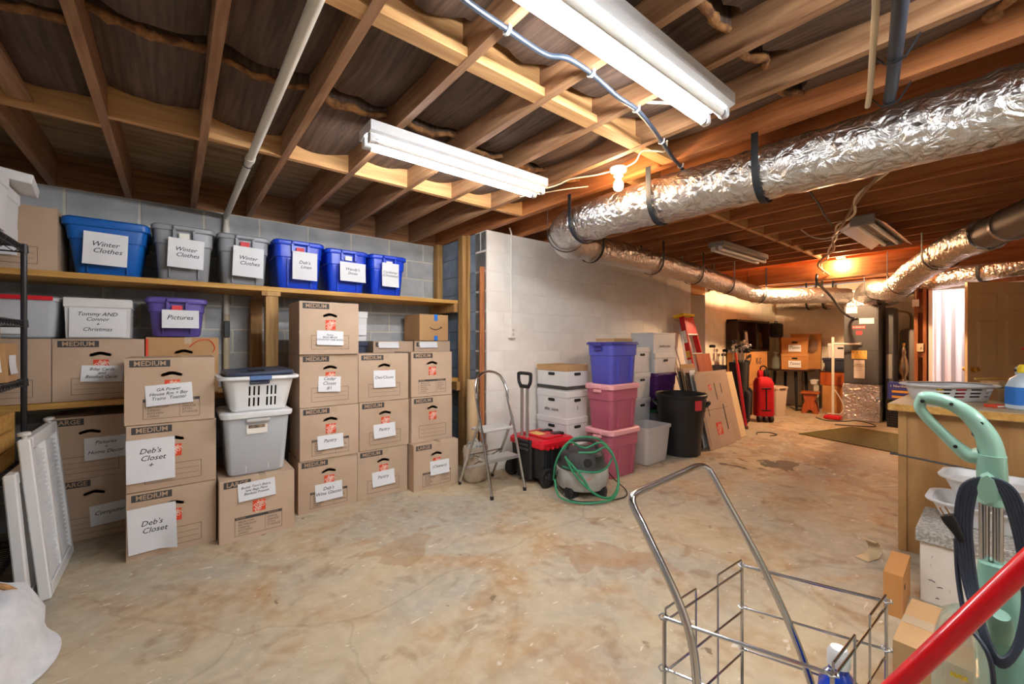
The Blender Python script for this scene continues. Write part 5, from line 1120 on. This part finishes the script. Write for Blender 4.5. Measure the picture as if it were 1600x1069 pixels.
t = thing('suitcase', 'small black suitcase on the corner end of the table', 'suitcase', (9.25, 3.15, 1.39)); MB().bbox(-.17, .17, -.08, .08, 0, .28, .03).build('case_body', RUBBER, t, 0); MB().tube(smoothline([(-.05, 0, .28), (-.05, 0, .31), (.05, 0, .31), (.05, 0, .28)], 3), .008, 6).build('case_handle', CHARP, t)
for z in (1.0825,): MB().bbox(-.1, .1, -.06, .06, -.005, 0, .002).build('foot_rail', RUBBER, t, 0)
# pile left of the furnace
carton('big carton with dark band left of the furnace on the floor', 9.38, 2.025, 0, w=.58, d=.40, h=.50, rz=-PI / 2 * 0 , size=None, panel=None, logo=False, hole=False, m=CARD3, group='cartons in the far corner')
t = thing('wood_chest', 'red-brown wooden chest on the carton by the furnace', 'chest', (9.66, 2.2, .503)); MB().bbox(-.25, .25, -.27, .27, 0, .24, .004).build('chest_body', ORWOOD, t, 0); MB().bbox(-.26, .26, -.28, .28, .24, .262, .004).build('chest_lid', DKWOOD, t, 0)
tote('storage_tote', 'dark slate tote on the wooden chest by the furnace', 9.66, 2.2, .766, .5, .50, .24, DKBLUE, DKBLUE, latch=True)
filebox('white file box on the slate tote by the furnace', 9.66, 2.16, 1.007, .38, .5, .27, -PI / 2, group='white file boxes')
t = thing('hand_truck', 'grey tubular hand truck frame behind the white file box', 'hand truck', (9.88, 2.62, 0), rot=(0, 0.03, 0))
MB().tube(smoothline([(0, -.02, .02), (0, -.02, 1.2), (0, .03, 1.36), (0, .12, 1.42), (0, .22, 1.36), (0, .27, 1.2), (0, .27, .02)], 4), .014, 8).build('frame_tube', SATINM, t)
for z in (.5, .85, 1.15): MB().tube([(0, -.02, z), (0, .27, z)], .010, 8).build('cross_bar', SATINM, t)
MB().bbox(-.2, .0, -.05, .30, .0, .012, .003).build('toe_plate', SATINM, t, 0)
t = thing('white_tray', 'small white plastic tray on the wooden chest front', 'tray', (9.44, 2.56, .503)); MB().loft([(0, .07, .05, .02), (.08, .085, .065, .02), (.08, .078, .058, .02), (.01, .06, .045, .02)], 3).build('tray_body', WHITEP, t)
# furnace
t = thing('furnace', 'tall dark grey air handler with foil base and plenum', 'furnace', (9.10, 1.755, 0))
MB().bbox(-.27, .27, -.225, .225, .60, 1.905, .006).build('cabinet', DKMETAL, t, 0)
for z0, z1 in ((.62, 1.15), (1.16, 1.66), (1.67, 1.895)): MB().bbox(-.276, -.262, -.205, .215, z0, z1, .003).build('access_panel', DKMETAL, t, 0)
def crumple(hx, hy, z0, z1, amp, seed):
    m = MB(); n = 24; nz = 12; vs = []; fs = []
    for k in range(nz + 1):
        for i in range(n * 4):
            s_, u = divmod(i, n); u = u / n * 2 - 1; x, y = [(hx * u, -hy), (hx, hy * u), (-hx * u, hy), (-hx, -hy * u)][s_]; z = z0 + (z1 - z0) * k / nz
            q = mnoise.noise((x * 9 + seed, y * 9, z * 9)) + .6 * mnoise.noise((x * 22, y * 22, z * 22 + seed)); l = math.hypot(x, y); vs.append((x + x / l * q * amp, y + y / l * q * amp, z))
    N4 = n * 4
    for k in range(nz):
        for i in range(N4): fs.append((k * N4 + i, k * N4 + (i + 1) % N4, (k + 1) * N4 + (i + 1) % N4, (k + 1) * N4 + i))
    fs += [tuple(range(N4)), tuple(range(nz * N4, (nz + 1) * N4))]
    return m.add(vs, fs)
crumple(.28, .24, 0.005, .60, .012, 3).build('foil_base', FOIL, t, 60)
crumple(.25, .19, 1.905, 2.16, .012, 8).build('foil_plenum', FOIL, t, 60)
for (y0, y1, z0, z1, m) in ((.045, .195, 1.78, 1.89, LABELW), (-.17, .02, 1.60, 1.69, LABELW), (-.06, .11, 1.52, 1.57, LABELR), (-.02, .06, 1.42, 1.48, LABELR), (-.08, .12, 1.02, 1.16, LABELY), (-.05, .09, .70, 1.0, LABELW)):
    MB().box(-.2785, -.2765, y0, y1, z0, z1).build('label_plate', m, t, 0)
lettering('FURNACE', .035, LABELW, t, (-.2795, .025, 1.545), rot=(PI / 2, 0, -PI / 2)); lettering('!  !  !  !', .06, INK, t, (-.2795, .02, 1.12), rot=(PI / 2, 0, -PI / 2)); lettering('SERVICE\nRECORD\n--------\n--------', .035, INK, t, (-.2795, .02, .88), rot=(PI / 2, 0, -PI / 2))
t = thing('water_heater', 'dim grey water heater tank right of the furnace', 'water heater', (9.64, 1.2, 0)); MB().lathe([(.18, 0), (.2, .02), (.2, 1.45), (.18, 1.5), (.1, 1.53)], 28).build('tank', DKGREY, t)
MB().tube(smoothline([(-.05, .05, 1.5), (-.05, .05, 1.75), (-.05, .15, 1.82), (-.1, .35, 1.84)], 4), .02, 8).build('outlet_pipe', SATINM, t); MB().at(-.2, 0, .3).bbox(-.02, .01, -.06, .06, 0, .14, .004).build('control_cover', CHARP, t, 0)
t = thing('blower_box', 'narrow dark metal side box between furnace and water heater', 'cabinet', (9.28, 1.44, 0)); MB().bbox(-.2, .2, -.05, .05, .0, 1.86, .006).build('box_body', DKMETAL, t, 0); MB().bbox(-.206, -.19, -.035, .04, .7, 1.1, .003).build('cover_plate', HOUSEG, t, 0)
t = thing('table_lamp', 'brass table lamp base on boxes beside the partition', 'lamp', (8.74, 1.22, .684)); MB().lathe([(.06, 0), (.06, .02), (.03, .04), (.025, .08), (.055, .15), (.06, .22), (.045, .32), (.022, .42), (.03, .46), (.02, .5), (.01, .56)], 20).build('lamp_base', SATINM, t); MB().lathe([(.015, .56), (.018, .6)], 10).build('bulb_socket', BRASS, t)
t = thing('product_box', 'blue and gold printed product box beside the furnace base', 'box', (8.66, 1.225, .43), .0); MB().bbox(-.13, .13, -.15, .15, 0, .252, .003).build('box_body', BLUEBOX, t, 0)
for z in (.02, .10): MB().box(-.1315, -.13, -.145, .10, z, z + .035).build('gold_stripe', GOLDP, t, 0)
lettering('1 Northway', .05, LABELW, t, (-.1325, .0, .2), rot=(PI / 2, 0, -PI / 2))
t = thing('floor_grille', 'dark wire crate under the blue product box', 'crate', (8.66, 1.225, 0)); m = MB()
for k in range(14):
    y = -.15 + .3 * k / 13; m.tube([(-.16, y, .01), (-.16, y, .425)], .004, 4)
for k in range(12):
    z = .01 + .41 * k / 11; m.tube([(-.16, -.15, z), (-.16, .15, z)], .004, 4)
m.build('mesh_front', BLACKM, t); MB().bbox(-.15, .16, -.15, .15, 0, .428, .004).build('crate_body', RUBBER, t, 0)
# white pole with red base
t = thing('floor_sweeper', 'white pole with side arm on a red floor sweeper base', 'sweeper', (8.62, 2.08, 0))
MB().loft([(0.01, .10, .11, .03), (.03, .11, .12, .04), (.06, .10, .11, .03), (.07, .07, .08, .03)], 4).build('sweeper_head', REDP, t); MB().tube([(0, 0, .06), (0, 0, 1.38)], .02, 10).build('pole', PVC, t); MB().tube([(0, 0, 1.27), (.07, -.2, 1.265), (.19, -.32, 1.27)], .016, 10).build('side_arm', PVC, t)
MB().at(.19, -.32, 1.27).lathe([(.026, -.02), (.026, .02)], 12).build('arm_collar', ALUM, t); MB().tube(smoothline([(0, -.02, .5), (.02, -.1, .35), (.03, -.14, .2), (.0, -.09, .1), (-.05, .06, .1)], 4), .008, 6).build('side_hose', PVC, t)
cable('black cord lying on the floor in front of the foil base', [(8.55, 2.3, .008), (8.35, 2.1, .008), (8.5, 1.9, .008), (8.7, 1.8, .008), (8.6, 1.6, .008), (8.3, 1.5, .008), (7.98, 1.9, .018)], .007, RUBBER, name='power_cord', cat='cord')
cable('small curl of cord on the floor near the foam board', [(6.35, 2.4, .006), (6.5, 2.45, .006), (6.62, 2.35, .006), (6.55, 2.22, .006), (6.4, 2.25, .006)], .006, RUBBER, name='power_cord', cat='cord')
t = thing('area_rug', 'olive green rug on the concrete in front of the furnace', 'rug', (7.3, 1.35, 0.001), -0.28)
MB().bbox(-.62, .62, -.72, .55, 0, .012, .004).build('rug_pile', RUG, t, 0)
MB().bbox(-.63, .63, -.73, -.715, 0, .013, .003).build('rug_binding', RUBBER, t, 0)
# ================================================================== RIGHT FOREGROUND
# workbench
t = thing('workbench', 'plywood fronted workbench along the right side', 'workbench', (4.45, -0.45, 0))
MB().bbox(-.97, .95, -1.25, 1.01, .872, .92, .006).build('bench_top', BENCHTOP, t, 0)
MB().bbox(-.976, -.968, -1.25, 1.01, .876, .917, .002).build('edge_strip', PINE, t, 0)
MB().bbox(-.905, -.88, -1.22, .97, .0, .87, .002).build('front_panel', PLYB, t, 0)
MB().bbox(-.88, .9, .945, .97, .0, .87, .002).build('end_panel', PLYB, t, 0)
for x, y in ((-.85, .92), (-.85, -1.18), (.86, .92), (.86, -1.18)): MB().box(x - .04, x + .04, y - .04, y + .04, 0, .87).build('leg', POST, t, 0)
MB().bbox(-.915, -.905, .93, .97, .0, .87, .002).build('corner_batten', PLYB, t, 0)
# oval basket
t = thing('oval_basket', 'white oval plastic basket with cut-out slots on the workbench', 'basket', (3.93, 0.335, .921), -.68)
b = MB().loft([(0, .19, .10, .09), (.01, .20, .11, .1), (.10, .225, .135, .12), (.10, .219, .129, .115), (.012, .195, .105, .095), (.01, .15, .08, .07)], 8).build('basket_wall', WHITEP, t)
c = MB()
for k in range(4):
    for z in (.03, .052, .074): c.box(-.145 + .095 * k - .035, -.145 + .095 * k + .035, -.3, -.06, z, z + .011)
boolean(b, c.build('cutter', None, t, 0))
MB().loft([(.098, .222, .132, .12), (.094, .25, .155, .14), (.10, .255, .16, .14), (.108, .25, .155, .14), (.106, .22, .13, .115)], 8, bot=False, top=False).build('rim', WHITEP, t)
for k, m in enumerate((YELLOW, DARKIN, REDP, CHARP)): MB().at(-.13 + .085 * k, 0, .012).loft([(0, .035, .07, .02), (.06, .04, .075, .02), (.072, .02, .05, .01)], 3).build('contents', m, t)
# cleaner bottles
def jug(name, label, x, y, z, rz, body, cap, w=.075, d=.05, h=.26, capc=.03, lab=None, text=None, trig=None):
    t = thing(name, label, 'bottle', (x, y, z), rz)
    MB().loft([(0, w - .006, d - .006, .02), (.008, w, d, .025), (h * .55, w, d, .03), (h * .75, w * .8, d * .85, .03), (h * .86, capc, capc, capc), (h * .9, capc * .95, capc * .95, capc)], 5).build('bottle_body', body, t)
    MB().at(0, 0, h * .9).lathe([(capc * 1.15, 0), (capc * 1.15, .03), (capc * .8, .045)], 16).build('cap', cap, t)
    if lab: MB().loft([(h * .12, w + .0015, d + .0015, .026), (h * .55, w + .0015, d + .0015, .03)], 5, bot=False, top=False).build('wrap_label', lab, t)
    if text: lettering(text, w * .75, YELLOW, t, (0, -d - .004, h * .45), weight=.002)
    if trig:
        MB().at(0, 0, h + .03).prism([(-.03, -.03), (.03, -.03), (.03, .0), (.035, .03), (.0, .05), (-.055, .05), (-.075, .035), (-.04, .02)], -.018, .018).build('trigger_head', trig[0], t, 0)
        MB().at(0, 0, h + .03).prism([(-.045, .02), (-.03, .02), (-.025, -.05), (-.035, -.05)], -.008, .008).build('trigger', trig[1], t, 0)
    return t
jug('cleaner_jug', 'pale jug with yellow cap and blue label at the right edge of the bench', 3.715, .012, .921, -.85, PALEBL, YELLOW, .075, .05, .23, lab=BLUEL, text='ZEP')
jug('spray_bottle', 'dark blue spray bottle with red trigger at the right edge', 3.99, -.03, .921, -.8, mat('dark_blue_bottle', srgb(28, 44, 140), .3), BLUEJ, .055, .04, .27, capc=.02, trig=(REDP, REDP))
t = thing('small_carton', 'grey-brown small carton behind the yellow-capped jug', 'box', (4.22, .13, .921), -.6); carton_body(.14, .1, .12, False, CARD2, t); MB().box(-.07, .07, -.0515, -.05, .08, .085).build('print_line', INK, t, 0)
t = thing('tape_box', 'grey and white packet standing behind the jug', 'box', (4.2, .0, .921), -.7); MB().bbox(-.05, .05, -.04, .04, 0, .22, .004).build('packet_body', PALEBL, t, 0); MB().box(-.051, .051, -.041, .041, .19, .205).build('packet_band', CHARP, t, 0)
t = thing('wood_stick', 'short wooden stick lying across the small carton', 'stick', (4.22, .16, 1.056), rot=(0, .0, -.6)); MB().tube([(-.12, 0, 0), (.1, 0, 0)], .008, 8).build('stick_shaft', PINE, t)
t = thing('matchbox', 'flat red-orange packet on the bench beside the jug', 'packet', (3.72, .12, .921), -.7); MB().bbox(-.045, .04, -.03, .03, 0, .016, .002).build('packet_body', ORANGE, t, 0); MB().box(-.03, .03, -.0305, -.03, .004, .012).build('packet_print', LABELW, t, 0)
# cartons in front of the bench
t = thing('patterned_box', 'white patterned carton with grey speckled lid before the bench', 'box', (3.13, .205, 0), -PI / 2 + .03)
MB().bbox(-.15, .16, -.20, .20, 0, .335, .003).build('box_body', FEATHER, t, 0)
MB().bbox(-.165, .175, -.215, .215, .30, .362, .003).build('box_lid', SPECKLE, t, 0)
random.seed(11)
q = MB()
for k in range(16):
    x, z = random.uniform(-.13, .14), random.uniform(.03, .28); a = random.uniform(0, 6.28); l = random.uniform(.006, .014)
    q.band([(x - l * math.cos(a), -.2006, z - l * math.sin(a)), (x, -.2006, z + .003), (x + l * math.cos(a), -.2006, z + l * math.sin(a))], (0, 0, 1), .004, .0008)
q.build('bird_print', INK, t, 0)
for x in (-.1, -.04): MB().at(-.1655, x, .33).box(-.001, .002, -.012, .012, -.012, .0).build('lid_slot', RUBBER, t, 0)
t = thing('plastic_tub', 'white plastic tub with flared rim on the speckled lid', 'tub', (3.22, .08, .3645), -PI / 2)
MB().loft([(0, .20, .10, .04), (.012, .21, .11, .05), (.10, .25, .145, .08), (.104, .272, .165, .09), (.112, .275, .168, .09), (.112, .25, .145, .08), (.02, .2, .1, .05), (.018, .1, .05, .03)], 6).build('tub_body', WHITEP, t)
t = thing('plastic_tub', 'second white plastic tub nested on top of the flared tub', 'tub', (3.24, .05, .4785), -PI / 2 - .05)
MB().loft([(0, .18, .09, .04), (.012, .19, .1, .05), (.11, .235, .135, .08), (.114, .255, .152, .09), (.124, .258, .155, .09), (.124, .235, .135, .08), (.09, .22, .12, .07), (.088, .1, .05, .03)], 6).build('tub_body', WHITEP, t)
t = thing('black_case', 'black plastic case on the white tubs at the right edge', 'case', (3.2, -.17, .604), -PI / 2); MB().bbox(-.12, .12, -.09, .09, 0, .09, .012).build('case_body', BLACKP, t, 0); MB().bbox(-.05, .05, -.098, -.085, .03, .06, .004).build('case_latch', CHARP, t, 0)
t = thing('small_carton', 'small brown carton wedged left of the patterned box', 'box', (2.80, .415, 0), 0.05); carton_body(.30, .07, .20, False, CARD3, t); MB().box(-.1, -.07, -.0363, -.035, .12, .14).build('slot_print', RUBBER, t, 0)
t = thing('taped_carton', 'open-seamed brown carton with clear tape behind the wire cart', 'box', (2.06, .09, 0), -PI / 2); carton_body(.40, .36, .30, False, CARD2, t); MB().box(-.20, .20, -.03, .03, .30, .3012).build('tape_strip', TAPE, t, 0); MB().box(-.035, .03, -.1815, -.18, .2, .3012).build('tape_strip', TAPE, t, 0); MB().box(-.12, -.05, -.1, .1, .3001, .3008).build('print_patch', CARD3, t, 0)
t = thing('vinyl_scrap', 'curled scrap of vinyl edging on the floor by the bench', 'scrap', (3.28, .60, 0)); MB().band([(-.09, .03, .004), (-.05, .02, .004), (0, 0, .006), (.04, -.01, .03), (.055, 0, .06), (.04, .01, .085), (.01, .02, .09)], (.25, 1, 0), .07, .004).build('scrap_strip', CURB, t)
t = thing('metal_rod', 'thin dark metal rod resting against the workbench front', 'rod', (3.46, .53, .61), 0); MB().tube([(0, 0, 0), (-.04, -.2, -.005), (-.07, -.40, -.012)], .006, 8).build('rod_shaft', CHARP, t); MB().tube([(0, 0, 0), (.003, .014, .0)], .008, 8).build('rod_tip', CHARP, t)

# wire shopping cart
A, B, C_, D_ = Vector((.968, .585, 0)), Vector((1.384, .565, 0)), Vector((1.495, .243, 0)), Vector((1.078, .262, 0))
t = thing('wire_cart', 'folding chrome wire shopping cart with arched handle', 'cart', (1.23, .41, 0)); o_ = Vector((1.23, .41, 0)); A, B, C_, D_ = A - o_, B - o_, C_ - o_, D_ - o_
up = lambda p, z: p + Vector((0, 0, z))
ZTOP = .60
for z in (ZTOP, .47, .34, .21):
    for p, q_ in ((A, D_), (B, C_)): MB().tube([up(p, z), up(q_, z)], .0045 if z == ZTOP else .0032, 8).build('side_rail', CHROME, t)
    for p, q_ in ((A, B), (D_, C_)): MB().tube([up(p, z - .012), up(q_, z - .012)], .003, 8).build('end_rail', CHROME, t)
for p, q_ in ((A, B), (D_, C_)):
    for (k0, k1) in ((0.02, .36), (.64, .98)):
        a, b = p.lerp(q_, k0), p.lerp(q_, k1); MB().tube([up(a, .12), up(a, ZTOP + .012), up(a, ZTOP + .02), up(b, ZTOP + .02), up(b, ZTOP + .012), up(b, .12)], .0028, 8).build('upright_loop', CHROME, t)
for p in (A, B, C_, D_):
    MB().tube([up(p, .1), up(p, ZTOP + .004)], .0035, 8).build('corner_wire', CHROME, t)
    for z in (ZTOP, .47, .34, .21): MB().tube([up(p, z) + Vector((.012 * math.cos(k * PI / 4), .012 * math.sin(k * PI / 4), .004 * (k % 2))) for k in range(8)], .0022, 6, closed=True).build('hinge_ring', STEEL, t)
MB().tube([up(A, .12), up(B, .12), up(C_, .12), up(D_, .12)], .0045, 8, closed=True).build('base_frame', CHROME, t)
for k in range(1, 6): MB().tube([up(A.lerp(D_, k / 6), .12), up(B.lerp(C_, k / 6), .12)], .003, 6).build('base_wire', CHROME, t)
hl = lambda x, y, z: Vector((x, y, z)) - o_
hp = smoothline([hl(1.0, .50, .10), hl(.993, .507, .40), hl(.985, .53, .60), hl(.983, .645, .79), hl(.983, .68, .84), hl(.992, .695, .862), hl(1.02, .70, .872), hl(1.12, .69, .882), hl(1.22, .68, .892), hl(1.305, .672, .90), hl(1.342, .66, .893), hl(1.352, .64, .865), hl(1.36, .605, .80), hl(1.39, .50, .60), hl(1.42, .41, .37), hl(1.45, .35, .10)], 6)
MB().tube(hp, .0105, 12).build('handle_tube', CHROME, t)
for s, x in ((0, 1.02), (1, 1.45)):
    w = MB().at(x - 1.23 + (.03 if s else -.03), .38 - .41, .08, ry=PI / 2).lathe([(.02, -.008), (.075, -.01), (.08, 0), (.075, .01), (.02, .008)], 24).build('wheel', RUBBER, t)
MB().tube([(-.21, -.03, .08), (.24, -.03, .08)], .006, 8).build('axle', STEEL, t)
for p in (A, B): MB().tube([up(p, .10), up(p, 0.0)], .006, 8).build('stand_leg', CHROME, t)
jug('blue_jug', 'deep blue plastic jug with white cap in the wire cart', 1.355, .315, .130, .2, BLUEJ, WHITEP, .07, .05, .36, capc=.022)
# mint green upright cleaner
t = thing('upright_cleaner', 'mint green upright floor cleaner with looped handle and navy cord', 'vacuum', (1.445, .056, 0), -math.radians(87.8))
# local frame: x to the right, y away from the viewer
MB().loft([(.02, .14, .13, .05), (.03, .15, .14, .06), (.10, .13, .12, .06), (.16, .08, .09, .05)], 5).build('floor_head', MINT, t)
MB().loft([(.10, .06, .07, .04, .03, 0), (.3, .062, .075, .045, .032, 0), (.55, .055, .07, .045, .03, 0), (.68, .042, .05, .03, .018, .02), (.76, .030, .036, .022, .008, .028), (.79, .026, .03, .02, .006, .03)], 6).build('body_shell', MINTD, t)
MB().at(-.045, -.05, 0).loft([(.22, .036, .055, .03), (.24, .044, .065, .04), (.56, .047, .068, .043), (.63, .042, .06, .04), (.675, .03, .045, .028), (.695, .012, .02, .01)], 8).build('water_tank', TANK, t)
MB().at(-.045, -.05, 0).loft([(.23, .038, .058, .032), (.47, .041, .06, .036)], 6).build('tank_cup', MINT, t)
lettering('MAX', .012, YELLOW, t, (-.045, -.121, .575), weight=.001)
for x in (-.010, .011): MB().tube([(x, .03, .76), (x, .03, .98)], .009, 12).build('chrome_tube', CHROME, t)
HX = lambda u, v: ((u - 1548) * .95 * .656 / 654, 0.0, 1.30 - (v - 534.5) * .95 / 654)
outer = [HX(1549, 790), HX(1551, 730), HX(1543, 688), HX(1515, 655), HX(1480, 637), HX(1444, 630), HX(1429, 634), HX(1425, 648), HX(1438, 664), HX(1464, 686), HX(1490, 706), HX(1512, 719), HX(1530, 718)]
pts = smoothline([(x, y + .02, z) for x, y, z in outer], 6); n_ = len(pts); rad = []
for i in range(n_):
    k = i / (n_ - 1)
    rad.append(.026 - .010 * min(1, k / .3) if k < .3 else (.016 - .002 * (k - .3) if k < .5 else (.0115 + .008 * max(0, (k - .78) / .22))))
for i in range(1, n_ - 1): rad[i] = (rad[i - 1] + rad[i] + rad[i + 1]) / 3
MB().tube(pts, rad, 14).build('handle_loop', MINT, t)
MB().loft([(.925, .016, .018, .012, .002, .02), (.95, .024, .024, .016, .002, .02), (1.04, .024, .026, .018, .001, .02)], 5).build('handle_neck', MINT, t)
for u, v in ((1431, 636), (1483, 637), (1533, 664), (1490, 706)):
    x, _, z = HX(u, v); MB().at(x, .003, z, rx=PI / 2).lathe([(.004, -.006), (.004, .0)], 10).build('screw_recess', RUBBER, t)
MB().at(-.005, -.012, .975).prism([(-.015, 0), (-.013, -.024), (0, -.032), (.014, -.024), (.016, 0), (.010, .022), (0, .030), (-.010, .022)], -.035, .012).build('cord_hook', MINT, t, 0)
MB().bbox(-.030, -.012, .012, .03, 1.078, 1.095, .004).build('trigger_switch', CHARP, t, 0)
MB().at(.014, -.045, .655, rx=.5).lathe([(.018, 0), (.02, .01), (.02, .05), (.014, .075)], 16).build('lower_hook', MINTD, t)
c = thing('power_cord', 'navy power cord looped over the hooks of the mint cleaner', 'cord', (1.445, .056, 0), -math.radians(87.8))
for k in range(5):
    dx = .0055 * k; MB().tube(smoothline([(-.008 - dx * .6, -.040, .985 + .002 * k), (-.022 - dx, -.043, .965), (-.03 - dx, -.048, .88), (-.022 - dx * .8, -.065, .77), (-.008 - dx * .4, -.105, .69), (.012, -.122, .648 - .004 * k), (.034 + dx * .3, -.105, .68), (.046 + dx * .6, -.07, .77), (.036 + dx * .8, -.048, .88), (.018 + dx, -.043, .965), (.002 + dx * .6, -.040, .988 + .002 * k), (-.008 - dx * .6, -.040, .985 + .002 * k)], 6), .0043, 8).build('cord_loop', CORD, c)
MB().tube(smoothline([(-.052, -.052, .85), (-.048, -.06, .76), (-.034, -.095, .69), (.0, -.13, .64), (.006, -.13, .5), (.012, -.13, .3), (.02, -.10, .1)], 6), .0045, 8).build('cord_end', CORD, c)
pl = MB().at(-.056, -.05, .878, ry=-.45).loft([(-.034, .006, .007, .005), (-.012, .009, .009, .005), (.010, .013, .010, .005), (.024, .012, .009, .005)], 4).build('plug', RUBBER, c)
for x in (-.005, .005): MB().at(-.056, -.05, .878, ry=-.45).box(x - .0008, x + .0008, -.004, .004, .022, .042).build('plug_prong', BRASS, pl, 0)
# red broom handle close to the viewer
t = thing('broom', 'red broom handle slanting across the lower right corner', 'broom', (.345, .61, 0))
p0, p1 = Vector((0, 0, .09)), Vector((.63, -.665, 1.08 + .05)); dr = (Vector((.916, .005, .99)) - Vector((.81, .117, .81))).normalized()
base = Vector((.81, .117, .81)) - Vector((.345, .61, 0)); top = base + dr * .55; bot = base - dr * (base.z - .09) / dr.z
MB().tube([bot, top], .0125, 14).build('handle', REDM, t)
MB().at(bot.x, bot.y, 0, rz=.6).loft([(.0, .14, .03, .02), (.06, .12, .025, .02), (.10, .06, .02, .015)], 4).build('broom_head', BLACKP, t)
